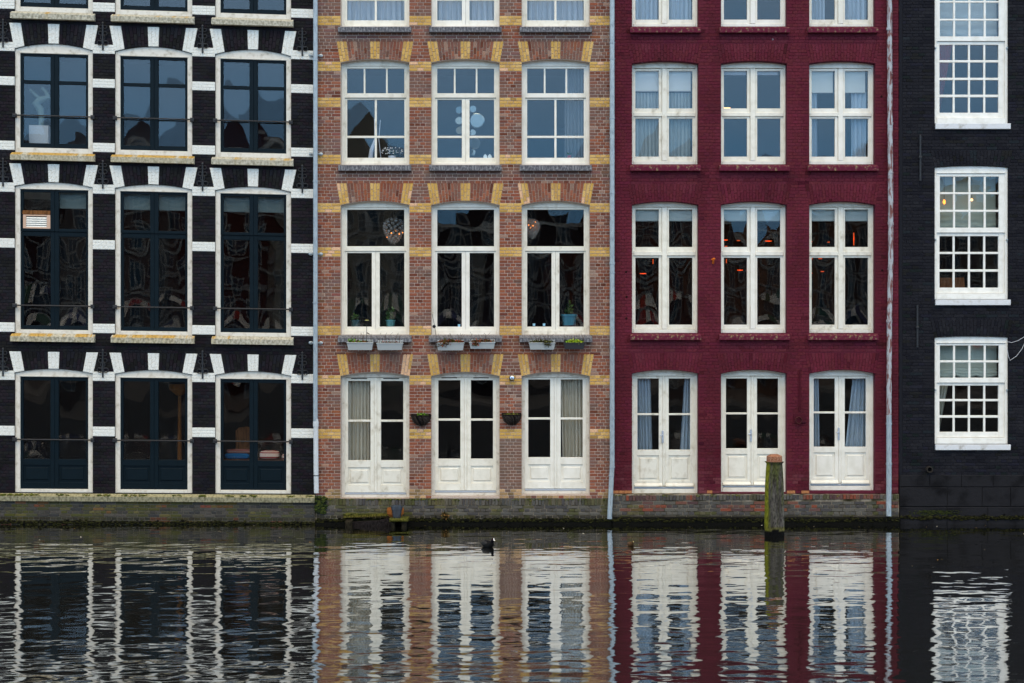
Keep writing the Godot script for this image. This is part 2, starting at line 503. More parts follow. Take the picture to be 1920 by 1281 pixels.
# flat-topped arch of bricks on edge over an opening; every unit is cut into bricks
func arch(house: Node3D, h: Dictionary, accents: Array, tint: Callable, accent_tint: Callable, m: Material, accent_m: Material, joint: float, hh: float, accent_names: Array) -> void:
	var units := 23
	var body := MB.new()
	var second := MB.new()
	var acc := {}
	for i in units:
		var f0 := float(i) / units
		var f1 := float(i + 1) / units
		var k := -1
		for a in accents.size():
			if i >= accents[a][0] and i <= accents[a][1]: k = a
		var mb := body if i < 12 or accents.is_empty() else second
		if k >= 0:
			if not acc.has(k): acc[k] = MB.new()
			mb = acc[k]
		var xb0: float = lerpf(h.x0 - 1.0, h.x1 + 1.0, f0); var xb1: float = lerpf(h.x0 - 1.0, h.x1 + 1.0, f1)
		var xt0: float = lerpf(h.x0 - h.out, h.x1 + h.out, f0); var xt1: float = lerpf(h.x0 - h.out, h.x1 + h.out, f1)
		var yb0 := arch_y(h, clampf(xb0, h.x0, h.x1)) - 0.3; var yb1 := arch_y(h, clampf(xb1, h.x0, h.x1)) - 0.3
		if k >= 0 and accent_m == M.painted_white:
			mb.quad_block(PackedVector2Array([P(xb0, yb0), P(xb1, yb1), P(xt1, h.at), P(xt0, h.at)]), -0.03, -0.002, Color(0.93, 0.93, 0.92))
		var cuts := [0.0, 0.36, 0.70, 1.0] if i % 2 == 0 else [0.0, 0.52, 0.86, 1.0]
		for j in 3:
			var t0: float = cuts[j]; var t1: float = cuts[j + 1]
			var at := func(f: float, t: float) -> Vector2:
				return Vector2(lerpf(lerpf(xt0, xt1, f), lerpf(xb0, xb1, f), t), lerpf(h.at, lerpf(yb0, yb1, f), t))
			var jf := joint / 6.0
			var jt: float = joint / (h.yt - h.at)
			var q := PackedVector2Array()
			for c in [[jf, t1 - jt], [1.0 - jf, t1 - jt], [1.0 - jf, t0 + jt], [jf, t0 + jt]]:
				var p: Vector2 = at.call(c[0], c[1])
				q.append(P(p.x, p.y))
			var col: Color = accent_tint.call(k) if k >= 0 else tint.call({"x0": xt0, "x1": xt1, "y0": h.at + t0 * 30.0, "y1": h.at + t1 * 30.0})
			mb.quad_block(q, -0.03, 0.003 + rng.randf_range(-0.001, 0.0015), col, hh)
	var o := part(house, "arch", body, m)
	if accents.size() > 1: part(o, "arch_brickwork", second, m, "stuff")
	for k in acc: part(o, accent_names[k], acc[k], accent_m)


# ---------------------------------------------------------------- windows
func pane(parent: Node3D, x0: float, x1: float, y0: float, y1: float, z: float, wave := 1.0) -> void:
	var mb := MB.new()
	for s in 2:
		var tx := rng.randf_range(-0.018, 0.018) * wave
		var ty := rng.randf_range(-0.010, 0.010) * wave
		var ph := rng.randf() * TAU
		var ph2 := rng.randf() * TAU
		var w := x1 - x0
		var hgt := y1 - y0
		var nu := maxi(4, int(w / 5.0)); var nv := maxi(4, int(hgt / 5.0))
		var k := mb.v.size()
		var zz := z - 0.014 * s
		for j in nv + 1:
			for i in nu + 1:
				var px := lerpf(x0, x1, float(i) / nu); var py := lerpf(y0, y1, float(j) / nv)
				var u := float(i) / nu * 2.0 - 1.0; var t := float(j) / nv * 2.0 - 1.0
				var nx := tx + 0.005 * wave * u * (1.0 - t * t) + 0.0014 * wave * sin(px * 0.11 + ph + py * 0.03) + 0.0022 * wave * n_b.get_noise_2d(px * 0.7 + 900.0 * s, py * 0.35)
				var ny := ty - 0.005 * wave * t * (1.0 - u * u) + 0.0014 * wave * sin(py * 0.085 + ph2 - px * 0.04) + 0.0022 * wave * n_b.get_noise_2d(px * 0.7 + 500.0, py * 0.35 + 900.0 * s)
				mb.v.append(Vector3(X(px), Y(py), zz)); mb.n.append(Vector3(nx, ny, 1).normalized()); mb.c.append(Color.WHITE)
		for j in nv:
			for i in nu:
				var a := k + j * (nu + 1) + i
				mb.ix.append_array([a, a + 1, a + nu + 2, a, a + nu + 2, a + nu + 1])
	part(parent, "pane", mb, M.pane)

# a sash or door leaf: stiles, rails, glazing bars, panes and perhaps a solid panel at the foot
func sash(win: Node3D, called: String, s: Dictionary, m: Material) -> void:
	var mb := MB.new()
	var z: float = s.z
	var d := 0.045
	var h := 0.004
	pbox(mb, s.x0, s.x0 + s.sl, s.y0, s.y1, z - d, z, h)
	pbox(mb, s.x1 - s.sr, s.x1, s.y0, s.y1, z - d, z, h)
	var xa: float = s.x0 + s.sl
	var xb: float = s.x1 - s.sr
	pbox(mb, xa, xb, s.y0, s.y0 + s.tr, z - d, z - 0.0015, h)
	pbox(mb, xa, xb, s.y1 - s.br, s.y1, z - d, z - 0.0015, h)
	var ya: float = s.y0 + s.tr
	var yb: float = s.y1 - s.br
	if s.has("panel"):                       # [rail top, panel top, panel foot]
		var pn: Array = s.panel
		pbox(mb, xa, xb, pn[0], pn[1], z - d, z - 0.0015, h)
		pbox(mb, xa, xb, pn[2], yb, z - d, z - 0.002, h)
		yb = pn[0]
		var pm := MB.new()
		pbox(pm, xa, xb, pn[1], pn[2], z - 0.035, z - 0.022)
		var i := 4.5
		pm.box(X(xa + i), X(xb - i), Y(pn[2] - i), Y(pn[1] + i), z - 0.03, z - 0.006, Color.WHITE, 0.012)
		part(win, "panel", pm, m)
	var vs := [xa]
	for b in s.get("vb", []): vs.append_array(b)
	vs.append(xb)
	var hs := [ya]
	for b in s.get("hb", []): hs.append_array(b)
	hs.append(yb)
	for b in s.get("hb", []): pbox(mb, xa, xb, b[0], b[1], z - d + 0.006, z - 0.006, 0.005)
	for b in s.get("vb", []):
		for j in range(0, hs.size(), 2): pbox(mb, b[0], b[1], hs[j], hs[j + 1], z - d + 0.006, z - 0.007, 0.005)
	part(win, called, mb, m)
	for i in range(0, vs.size(), 2):
		for j in range(0, hs.size(), 2):
			pane(win, vs[i] - 0.4, vs[i + 1] + 0.4, hs[j] - 0.4, hs[j + 1] + 0.4, z - 0.024, s.get("wave", 1.0))

# the outer frame, arched at the head; it is the window's own mesh
func frame(house: Node3D, called: String, h: Dictionary, side: float, top: float, foot: float, z: float, m: Material, depth := 0.12) -> MeshInstance3D:
	var mb := MB.new()
	pbox(mb, h.x0, h.x0 + side, h.yt, h.yb, z - depth, z, 0.005)
	pbox(mb, h.x1 - side, h.x1, h.yt, h.yb, z - depth, z, 0.005)
	pbox(mb, h.x0 + side, h.x1 - side, foot, h.yb, z - depth, z + 0.004, 0.005)
	var poly := PackedVector2Array()
	for i in 13:
		var x: float = lerpf(h.x0, h.x1, i / 12.0)
		poly.append(P(x, arch_y(h, x)))
	poly.append(P(h.x1, h.yt + 0.01)); poly.append(P(h.x1 - side, h.yt + 0.01)); poly.append(P(h.x1 - side, top)); poly.append(P(h.x0 + side, top)); poly.append(P(h.x0 + side, h.yt + 0.01)); poly.append(P(h.x0, h.yt + 0.01))
	mb.prism(poly, z - depth, z - 0.002)
	pbox(mb, h.x0 + side - 2.0, h.x1 - side + 2.0, top - 2.2, top - 0.4, z - 0.02, z + 0.006, 0.003)
	return part(house, called, mb, m)

func sill(win: Node3D, h: Dictionary, over: float, y0: float, ym: float, y1: float, out: float, m: Material, lichen := 0.0) -> void:
	var mb := MB.new()
	var prof := PackedVector2Array([Vector2(-0.16, Y(y1)), Vector2(out, Y(y1)), Vector2(out, Y(ym)), Vector2(out - 0.004, Y(ym - 0.4)), Vector2(-0.02, Y(y0)), Vector2(-0.16, Y(y0))])
	var n := 1 if lichen <= 0.0 else 60
	for i in n:
		var xa: float = lerpf(h.x0 - over, h.x1 + over, float(i) / n)
		var xb: float = lerpf(h.x0 - over, h.x1 + over, float(i + 1) / n)
		var w := Color.WHITE
		var top := w
		if lichen > 0.0:
			var q := n_a.get_noise_2d(xa * 1.6, y0 * 3.0) + lichen - 0.5 + rng.randf_range(-0.15, 0.15)
			top = w.lerp(Color(1.05, 0.62, 0.10), clampf(q * 2.5, 0.0, 0.85))
			w = w.lerp(Color(0.9, 0.78, 0.5), clampf(q, 0.0, 0.35))
		mb.along_x(prof, X(xa), X(xb), PackedColorArray([w, w, top.lerp(w, 0.5), top, top, w]))
	part(win, "sill", mb, m)

func room(house: Node3D, x0: float, x1: float, levels: Array, dep: float, mats: Array) -> void:
	for i in levels.size() - 1:
		var mb := MB.new()
		var ya: float = levels[i] + 10.0
		var yb: float = levels[i + 1]
		pbox(mb, x0 + 12, x1 - 12, ya, yb, -dep - 0.1, -dep)
		pbox(mb, x0 + 2, x0 + 12, ya, yb, -dep - 0.1, -0.345)
		pbox(mb, x1 - 12, x1 - 2, ya, yb, -dep - 0.1, -0.345)
		part(house, "room_wall", mb, mats[i % mats.size()])
	var fl := MB.new()
	for y in levels: pbox(fl, x0 + 2, x1 - 2, y, y + 9.5, -dep - 0.1, -0.345)
	part(house, "floor", fl, M.floor)

func roof(house: Node3D, x0: float, x1: float, y: float, dep: float, high: float) -> void:
	var mb := MB.new()
	mb.along_x(PackedVector2Array([Vector2(-dep, Y(y)), Vector2(-0.05, Y(y)), Vector2(-dep / 2, Y(y) + high)]), X(x0), X(x1), PackedColorArray([Color.WHITE]))
	part(house, "roof", mb, M.roof_tile)
	var cm := MB.new()
	pbox(cm, x0, x1, y, y + 22, -0.3, 0.22, 0.02)
	pbox(cm, x0, x1, y + 22, y + 40, -0.3, 0.1, 0.02)
	part(house, "cornice", cm, M.white_old)

func pipe(house: Node3D, pts: Array, r: float, m: Material, collars: Array, label := "") -> MeshInstance3D:
	var path := PackedVector3Array()
	for p in pts: path.append(Vector3(X(p[0]), Y(p[1]), p[2]))
	var mb := MB.new()
	mb.tube(path, PackedFloat32Array([r]), 14)
	var o := part(house, "drainpipe", mb, m, "", label)
	for c in collars:
		var cm := MB.new()
		cm.tube(PackedVector3Array([Vector3(X(c[0]), Y(c[1] - c[2]), c[3]), Vector3(X(c[0]), Y(c[1] + c[2]), c[3])]), PackedFloat32Array([r + 0.007]), 14)
		part(o, "collar", cm, c[4] if c.size() > 4 else m)
	return o


# ---------------------------------------------------------------- the black house with white bands
func black_house() -> void:
	settle = true
	var x0 := -420.0
	var x1 := 591.0
	var house := thing("canal_house", "black painted brick house with white bands and dark green windows", "house", Vector3(X(100), 0, 0), "row of canal houses standing in the water")
	var cols := [[-348.0, -203.0], [-160.0, -15.0], [27.0, 173.5], [215.0, 360.0], [403.0, 545.5]]
	var rows := [
		{"yt": -170.0, "rise": 11.0, "yb": 23.0, "at": -219.0, "foot": 13.5, "top": -163.5, "kind": 0, "dy": -264.0},
		{"yt": 93.0, "rise": 11.0, "yb": 287.0, "at": 45.0, "foot": 277.5, "top": 100.5, "kind": 0, "dy": 0.0},
		{"yt": 350.5, "rise": 8.5, "yb": 626.0, "at": 308.0, "foot": 618.5, "top": 355.5, "kind": 1, "dy": 0.0},
		{"yt": 700.0, "rise": 8.0, "yb": 924.0, "at": 660.0, "foot": 917.5, "top": 707.0, "kind": 2, "dy": 0.0}]
	var holes := []
	for c in cols:
		for r in rows:
			var h: Dictionary = r.duplicate()
			h.x0 = c[0]; h.x1 = c[1]; h.out = 10.0
			holes.append(h)
	var bands := [[-183.0, -167.0], [-119.0, -102.0], [2.0, 19.0], [81.0, 98.0], [145.5, 162.0], [266.0, 283.0], [344.0, 361.5], [448.5, 466.0], [606.0, 623.5], [696.0, 713.5], [799.5, 817.5]]
	var wall := backing(house, x0, x1, -330, 925, holes, cols, mat(S(26, 25, 30), 0.7, null, Vector3.ONE, null, 0.2, false))
	var list := courses(x0, x1, -330, 925, holes, bands)
	var dark := func(b: Dictionary) -> Color:
		var q := 0.9 + 0.5 * n_a.get_noise_2d(b.x0 * 0.9, b.y0 * 2.0) + rng.randf_range(-0.08, 0.08)
		return Color(0.0152 * q, 0.0138 * q, 0.0165 * q)
	brick_wall(house, wall, list.filter(func(b): return b.band < 0), dark, M.painted, 0.42, 0.005)
	# bands: one part per stretch of band
	var per := {}
	for b in list:
		if b.band < 0: continue
		var k := 0
		for c in cols:
			if b.x0 > c[0]: k += 1
		var key := "%d %d" % [b.band, k]
		if not per.has(key): per[key] = MB.new()
		brick_into(per[key], b, Color(1, 1, 1) * rng.randf_range(0.96, 1.0), 0.3, 0.004, 0.0025)
		pbox(per[key], b.x0, b.x1, b.y0, b.y1, -0.03, -0.003, 0.0, Color(0.93, 0.93, 0.92))
	for key in per: part(house, "white_band", per[key], M.painted_white)
	for h in holes:
		arch(house, h, [[0, 2], [10, 12], [20, 22]], dark, func(_k: int) -> Color: return Color.WHITE * rng.randf_range(0.95, 1.0), M.painted, M.painted_white, 0.35, 0.004, ["springer", "keystone", "springer"])
	for h in holes:
		var w: float = h.x1 - h.x0
		var doors: bool = h.kind == 2
		var win := frame(house, "french_door" if doors else "window", h, 9.3, h.top, h.foot, -0.035, M.white_old)
		var a: float = h.x0 + 9.3
		var b: float = h.x1 - 9.3
		var mid := (a + b) / 2.0
		var dy: float = h.dy
		var base := {"sl": 5.0, "sr": 7.5, "tr": 5.0, "br": 9.0, "z": -0.06}
		for s in 2:
			var q := base.duplicate()
			q.x0 = a if s == 0 else mid + 0.15
			q.x1 = mid - 0.15 if s == 0 else b
			if s == 1: q.sl = 7.5; q.sr = 5.0
			if h.kind == 0:
				q.y0 = h.top; q.y1 = h.foot; q.hb = [[150.5 + dy, 157.0 + dy]]
				sash(win, "casement", q, M.green_paint)
			elif h.kind == 1:
				q.y0 = h.top; q.y1 = 434.0; q.br = 5.5
				sash(win, "top_light", q, M.green_paint)
				q.y0 = 434.5; q.y1 = h.foot; q.tr = 8.5; q.br = 8.0; q.z = -0.075; q.wave = 1.5
				sash(win, "casement", q, M.green_paint)
			else:
				q.y0 = h.top; q.y1 = h.foot; q.tr = 7.0; q.br = 8.0; q.panel = [861.5, 873.0, 905.0]; q.wave = 1.6
				sash(win, "door_leaf", q, M.green_paint)
		# guard rail on two brackets
		var ry: float = {0: 218.0 + dy, 1: 573.5, 2: 824.5}[h.kind]
		var rm := MB.new()
		rm.tube(PackedVector3Array([Vector3(X(h.x0 - 1), Y(ry), 0.03), Vector3(X(h.x1 + 1), Y(ry), 0.03)]), PackedFloat32Array([0.013]), 8)
		for e in [h.x0, h.x1]: pbox(rm, e - 3.5, e + 3.5, ry - 3.5, ry + 4.0, -0.03, 0.035, 0.008)
		part(win, "guard_rail", rm, M.iron)
		if not doors:
			sill(win, h, 5.0, h.yb - 0.5, h.yb + 5.5, h.yb + 15.0, 0.11, M.stone_pale, {23.0: 0.15, 287.0: 0.95, 626.0: 0.75}[h.yb] - (0.45 if h.x0 > 380.0 else 0.0) + (0.15 if h.x0 > 200.0 and h.x0 < 300.0 else 0.0) + 0.01)
	# iron anchors with scrolls between the arches
	for y in [[-225.0], [40.0], [300.0], [655.0]]:
		for x in [-182.0, 6.0, 193.0, 380.0, 567.0]:
			var am := MB.new()
			var t: float = y[0]
			var z := 0.022
			am.tube(PackedVector3Array([Vector3(X(x), Y(t + 2), z), Vector3(X(x), Y(t + 52), z)]), PackedFloat32Array([0.016]), 8)
			for q in [[-4.0, 8.0, 3.2], [4.0, 8.0, 3.2], [-4.5, 20.0, 3.6], [4.5, 20.0, 3.6], [0.0, 28.0, 4.2], [-6.0, 38.0, 4.4], [6.0, 38.0, 4.4]]:
				am.ring(Vector3(X(x + q[0]), Y(t + q[1]), z), q[2] / 100.0, 0.008)
			pbox(am, x - 7, x + 7, t + 33, t + 35.5, -0.01, 0.03, 0.004)
			am.ball(Vector3(X(x), Y(t + 1), z), Vector3(0.024, 0.03, 0.02))
			part(house, "wall_anchor", am, M.iron)
	# ledge and brick foot
	var lm := MB.new()
	var e := x0
	while e < x1:
		var f := minf(e + rng.randf_range(140, 190), x1)
		var lb := MB.new()
		lb.along_x(PackedVector2Array([Vector2(-0.3, Y(939)), Vector2(0.12, Y(939)), Vector2(0.12, Y(930)), Vector2(0.0, Y(925.5)), Vector2(-0.3, Y(925.5))]), X(e + 0.2), X(f - 0.2), PackedColorArray([Color(0.62, 0.62, 0.52), Color(0.55, 0.55, 0.46), Color(0.7, 0.68, 0.5), Color(0.75, 0.73, 0.6), Color(0.7, 0.7, 0.6)]))
		part(house, "ledge_stone", lb, M.stone_pale)
		e = f
	lm = MB.new()
	pbox(lm, x0, x1, 939, 1010, -0.34, 0.055)
	var foot := part(house, "foot_wall", lm, M.dark_mortar)
	var fl := courses(x0, x1, 939, 986, [], [])
	var fm := MB.new()
	for b in fl: brick_into_foot(fm, b, plinth_col(b, 0), 0.068)
	part(house, "foot_brickwork", fm, M.brick, "stuff")
	room(house, x0, x1, [-340.0, 35.0, 290.0, 640.0, 925.0], 4.2, [M.room, M.room_pale, M.room_dark, M.room_dark])
	var pc := MB.new()
	pbox(pc, x0 + 14, x1 - 14, 342, 350, -3.0, -0.36)
	part(house, "ceiling", pc, mat(S(216, 224, 222), 0.9, null, Vector3.ONE, null, 0.2, false))
	roof(house, x0, x1, -352, 5.0, 3.0)
	# drainpipe at the right edge, zinc above and white plastic below
	var clamps := []
	pipe(house, [[592.5, -330, 0.085], [592.5, 788, 0.085]], 0.044, M.zinc, [[592.5, 100, 1.5, 0.085], [592.5, 330, 1.2, 0.085], [592.5, 560, 1.2, 0.085]], "blue grey zinc drainpipe")
	pipe(house, [[593.0, 780, 0.08], [593.5, 880, 0.08], [594.5, 921, 0.10]], 0.046, M.plastic, [[593.0, 790, 5.0, 0.08], [593.6, 888, 0.8, 0.08, M.iron]], "white plastic drainpipe")
	for y in [105.0, 289.0, 476.0, 642.0]:
		var cm := MB.new()
		var yw: float = y - 14.0 * (930.0 - y) / 845.0 - 1.0
		for s in [-1.0, 1.0]:
			cm.ball(Vector3(X(592.5 + s * 9.0), Y(yw), 0.03), Vector3(0.045, 0.033, 0.018))
			cm.ball(Vector3(X(592.5 + s * 9.0), Y(yw), 0.05), Vector3(0.012, 0.012, 0.012))
		cm.box(X(583), X(602), Y(yw) - 0.014, Y(yw) + 0.014, 0.02, 0.045, Color.WHITE, 0.006)
		part(house, "pipe_clamp", cm, M.zinc)
	# wooden ventilation grille in the first upper light of the tall windows
	var gm := MB.new()
	for q in [[38.5, 93.0, 388.0, 404.5, -0.05], [38.5, 93.0, 427.0, 431.0, -0.05]]: pass
	pbox(gm, 38.8, 46.5, 403.0, 429.0, -0.08, -0.062, 0.004)
	pbox(gm, 85.5, 92.3, 403.0, 429.0, -0.08, -0.062, 0.004)
	pbox(gm, 46.5, 85.5, 403.0, 405.5, -0.08, -0.063, 0.002)
	pbox(gm, 46.5, 85.5, 426.0, 429.0, -0.08, -0.063, 0.002)
	var vent := part(house, "ventilation_grille", gm, mat(S(196, 164, 142), 0.7, null, Vector3.ONE, null, 0.2, false))
	var bm := MB.new()
	pbox(bm, 38.8, 92.3, 395.0, 402.5, -0.083, -0.06, 0.004)
	part(vent, "crossbar", bm, M.wood)
	for k in 5:
		var sm := MB.new()
		var sy := 407.0 + k * 4.0
		sm.along_x(PackedVector2Array([Vector2(-0.085, Y(sy + 1.0)), Vector2(-0.065, Y(sy + 3.4)), Vector2(-0.065, Y(sy + 2.4)), Vector2(-0.085, Y(sy))]), X(47), X(85.2), PackedColorArray([Color.WHITE]))
		part(vent, "slat", sm, M.white_cold)
	# grown moss on the ledge and the foot
	var mm := MB.new()
	for k in 900:
		var px := rng.randf_range(-60, 590)
		var q := n_a.get_noise_2d(px * 1.2, 40.0)
		if q < -0.05: continue
		var py := 926.0 + absf(rng.randfn(0.0, 2.0))
		tuft(mm, Vector3(X(px), Y(py), 0.06 + rng.randf() * 0.06), 0.012, [L(88, 92, 34), L(110, 104, 48), L(70, 76, 30)])
	algae(mm, -60.0, x1, 979.0, 0.07)
	part(house, "moss", mm, M.moss, "stuff")
	settle = false

func algae(mb: MB, x0: float, x1: float, y: float, z: float) -> void:     # slimy fringe just above the water
	for k in int((x1 - x0) * 3.0):
		var px := rng.randf_range(x0, x1)
		tuft(mb, Vector3(X(px), Y(y + 2.5 * n_a.get_noise_2d(px * 3.0, y) + rng.randfn(0.0, 1.6)), z), 0.016, [L(24, 24, 16), L(36, 36, 20), L(48, 48, 26), L(18, 18, 14)])

func tuft(mb: MB, p: Vector3, r: float, cols: Array) -> void:
	var c: Color = cols[rng.randi() % cols.size()]
	var s := r * rng.randf_range(0.5, 1.5)
	mb.ball(p, Vector3(s * 1.6, s * 0.7, s), c, 5, 3)

func brick_into_foot(mb: MB, b: Dictionary, col: Color, z: float) -> void:
	var j := 0.55
	mb.box(X(b.x0 + j), X(b.x1 - j), Y(b.y1 - j), Y(b.y0 + j), z - 0.03, z + rng.randf_range(-0.003, 0.003), col, 0.004, false)

# colours of the wet brick feet: grey and purple bricks with moss that grows in patches
func plinth_col(b: Dictionary, which: int) -> Color:
	var px: float = (b.x0 + b.x1) / 2.0
	var py: float = (b.y0 + b.y1) / 2.0
	var greys := [L(86, 84, 80), L(74, 73, 72), L(96, 92, 86), L(80, 76, 73)]
	var warm := [L(112, 78, 68), L(126, 72, 58), L(98, 74, 70), L(84, 66, 66)]
	var q := n_a.get_noise_2d(px * 0.6 + 300.0 * which, py * 1.5)
	var c: Color = greys[rng.randi() % 4]
	if which == 2: c = warm[rng.randi() % 4] if q > 0.12 and py < 956.0 else greys[rng.randi() % 4]
	elif which == 0: c = L(118, 70, 58) if q > 0.42 else c.darkened(0.32)
	var moss := n_b.get_noise_2d(px * 0.55 + 77.0 * which, py * 0.9) + (0.12 if py > 962.0 else 0.0)
	var edge := 0.0 if which == 0 else (-0.06 if which == 1 and px < 780.0 else 0.16)
	if py < 948.0 and which > 0: edge -= 0.12
	if which == 2: edge = 0.3
	var f := clampf((moss - edge) * 4.0, 0.0, 0.8) * (0.6 + 0.4 * rng.randf())
	c = c.lerp(L(78, 78, 36) if rng.randf() < 0.7 else L(98, 92, 52), f)
	if py > 968.0: c = c.lerp(L(46, 44, 30), 0.6)
	return c


# ---------------------------------------------------------------- the brown brick house
func brown_house() -> void:
	var x0 := 592.0
	var x1 := 1147.0
	var house := thing("canal_house", "brown brick house with yellow brick bands and cream windows", "house", Vector3(X(870), 0, 0), "row of canal houses standing in the water")
	var cols := [[638.8, 767.2], [808.8, 936.4], [978.4, 1105.6]]
	var rows := [
		{"yt": -141.0, "rise": 6.5, "yb": 49.5, "at": -182.0, "k": 0, "dy": -259.2},
		{"yt": 117.5, "rise": 6.5, "yb": 308.7, "at": 77.5, "k": 0, "dy": 0.0},
		{"yt": 385.0, "rise": 8.0, "yb": 627.6, "at": 343.5, "k": 1, "dy": 0.0},
		{"yt": 706.0, "rise": 8.0, "yb": 933.5, "at": 664.0, "k": 2, "dy": 0.0}]
	var holes := []
	for ci in 3:
		for r in rows:
			var h: Dictionary = r.duplicate()
			h.x0 = cols[ci][0]; h.x1 = cols[ci][1]; h.out = 8.0; h.ci = ci
			if r.k == 2: h.yb = [934.5, 931.0, 927.5][ci]
			holes.append(h)
	var bands := [[-143.0, -125.0], [-76.0, -58.0], [29.7, 47.7], [115.6, 133.5], [183.0, 201.0], [290.0, 308.0], [381.0, 398.5], [463.7, 481.5], [611.0, 629.0], [703.8, 722.0], [804.7, 823.0]]
	var wall := backing(house, x0, x1, -300, 935, holes, cols, M.mortar)
	var list := courses(x0, x1, -300, 935, holes, bands)
	var reds := [L(162, 90, 72), L(152, 84, 68), L(142, 80, 70), L(168, 98, 78), L(130, 80, 74), L(146, 92, 82), L(158, 86, 64), L(138, 74, 60)]
	var deep := L(112, 54, 44)
	var ochre := [L(208, 168, 96), L(202, 160, 86), L(212, 174, 108), L(192, 152, 88)]
	var salmon := L(222, 178, 140)
	var red := func(b: Dictionary) -> Color:
		var c: Color = reds[rng.randi() % 8]
		var px: float = (b.x0 + b.x1) / 2.0
		var q := n_a.get_noise_2d(px * 0.5, b.y0 * 0.7)
		c = c.lerp(L(126, 98, 96), clampf(q * 1.6 + (0.25 if b.y0 < 330.0 else 0.0) + (0.2 if px > 1105.0 else 0.0), 0.0, 0.75))
		if rng.randf() < 0.025: c = deep
		if rng.randf() < 0.10: c = c.darkened(0.25)
		if rng.randf() < 0.04: c = c.lerp(L(200, 170, 160), 0.45)
		for h in holes:
			if px > h.x0 - 8.0 and px < h.x1 + 8.0 and b.y0 > h.yb + 8.0 and b.y0 < h.yb + 26.0 and h.k < 2: c = c.lerp(L(112, 94, 96), 0.55 * rng.randf_range(0.6, 1.0))
		if b.y0 > 820.0 and px > 935.0 and px < 980.0: c = c.lerp(L(120, 100, 96), 0.7)
		if b.y0 > 914.0: c = salmon.lerp(L(110, 92, 62), clampf(n_b.get_noise_2d(px, b.y0) + 0.4, 0.0, 1.0)) if rng.randf() < 0.8 else c
		c = c.lerp(L(118, 94, 84), 0.22)
		return Color(c.r * 0.89, c.g * 0.93, c.b * 0.80) * rng.randf_range(0.92, 1.06)
	brick_wall(house, wall, list.filter(func(b): return b.band < 0), red, M.brick, 0.5, 0.003)
	var per := {}
	for b in list:
		if b.band < 0: continue
		var k := 0
		for c in cols:
			if b.x0 > c[0]: k += 1
		var key := "%d %d" % [b.band, k]
		if not per.has(key): per[key] = MB.new()
		var c2: Color = ochre[rng.randi() % 4] * rng.randf_range(0.92, 1.05)
		if rng.randf() < 0.06: c2 = salmon
		if rng.randf() < 0.05: c2 = c2.darkened(0.3)
		brick_into(per[key], b, c2, 0.46, 0.003, 0.002)
	for key in per: part(house, "yellow_band", per[key], M.brick)
	for h in holes:
		arch(house, h, [[0, 2], [10, 12], [20, 22]], red, func(k: int) -> Color:
			return salmon if (h.k == 2 and h.ci == 0 and k == 2 and rng.randf() < 0.6) or (h.k == 1 and h.ci != 1 and k != 1 and rng.randf() < 0.15) else ochre[rng.randi() % 4] * rng.randf_range(0.94, 1.04),
			M.brick, M.brick, 0.48, 0.003, ["springer", "keystone", "springer"])
	for h in holes:
		var dy: float = h.dy
		var mw: Material = [M.white, M.white_b, M.white_c][(h.ci * 2 + int(h.yb / 200.0)) % 3]
		var a: float = h.x0 + 6.2
		var b: float = h.x1 - 6.2
		var mid := (a + b) / 2.0
		if h.k == 0:
			var win := frame(house, "window", h, 6.2, 121.8 + dy, 303.5 + dy, -0.13, mw)
			sash(win, "top_light", {"x0": a, "x1": b, "y0": 121.8 + dy, "y1": 181.0 + dy, "sl": 4.0, "sr": 4.0, "tr": 4.3, "br": 8.3, "z": -0.145, "vb": [[a + 35.3, a + 38.6], [b - 38.6, b - 35.3]], "wave": 0.5}, mw)
			var low := {"x0": a, "x1": b, "y0": 182.0 + dy, "y1": 303.5 + dy, "sl": 4.0, "sr": 4.0, "tr": 2.5, "br": 9.5, "z": -0.17, "hb": [[252.5 + dy, 256.6 + dy]], "wave": 0.7}
			if h.ci == 1:
				for s in 2:
					var q: Dictionary = low.duplicate()
					if s == 0: q.x1 = mid - 0.2; q.sr = 7.0
					else: q.x0 = mid + 0.2; q.sl = 7.0
					sash(win, "casement", q, mw)
			else:
				low.vb = [[mid - 2.0, mid + 2.0]]
				sash(win, "lower_sash", low, mw)
			sill(win, h, 4.0, h.yb + 0.3, h.yb + 3.0, h.yb + 12.3, 0.10, M.stone_grey)
		elif h.k == 1:
			var win := frame(house, "window", h, 6.2, 388.0, 619.0, -0.13, mw)
			sash(win, "top_light", {"x0": a, "x1": b, "y0": 388.0, "y1": 470.0, "sl": 4.0, "sr": 4.0, "tr": 4.0, "br": 9.0, "z": -0.145, "wave": 1.2}, mw)
			for s in 2:
				var q := {"x0": a, "x1": mid - 0.2, "y0": 470.6, "y1": 619.0, "sl": 4.0, "sr": 7.2, "tr": 3.0, "br": 6.5, "z": -0.165, "wave": 1.7}
				if s == 1: q.x0 = mid + 0.2; q.x1 = b; q.sl = 7.2; q.sr = 4.0
				sash(win, "casement", q, mw)
			sill(win, h, 4.5, h.yb + 0.5, h.yb + 6.5, h.yb + 14.0, 0.12, M.stone_grey)
		else:
			var win := frame(house, "french_door", h, 6.4, 708.0, h.yb - 6.0, -0.13, M.white_old)
			var lean: float = h.yb - 934.5
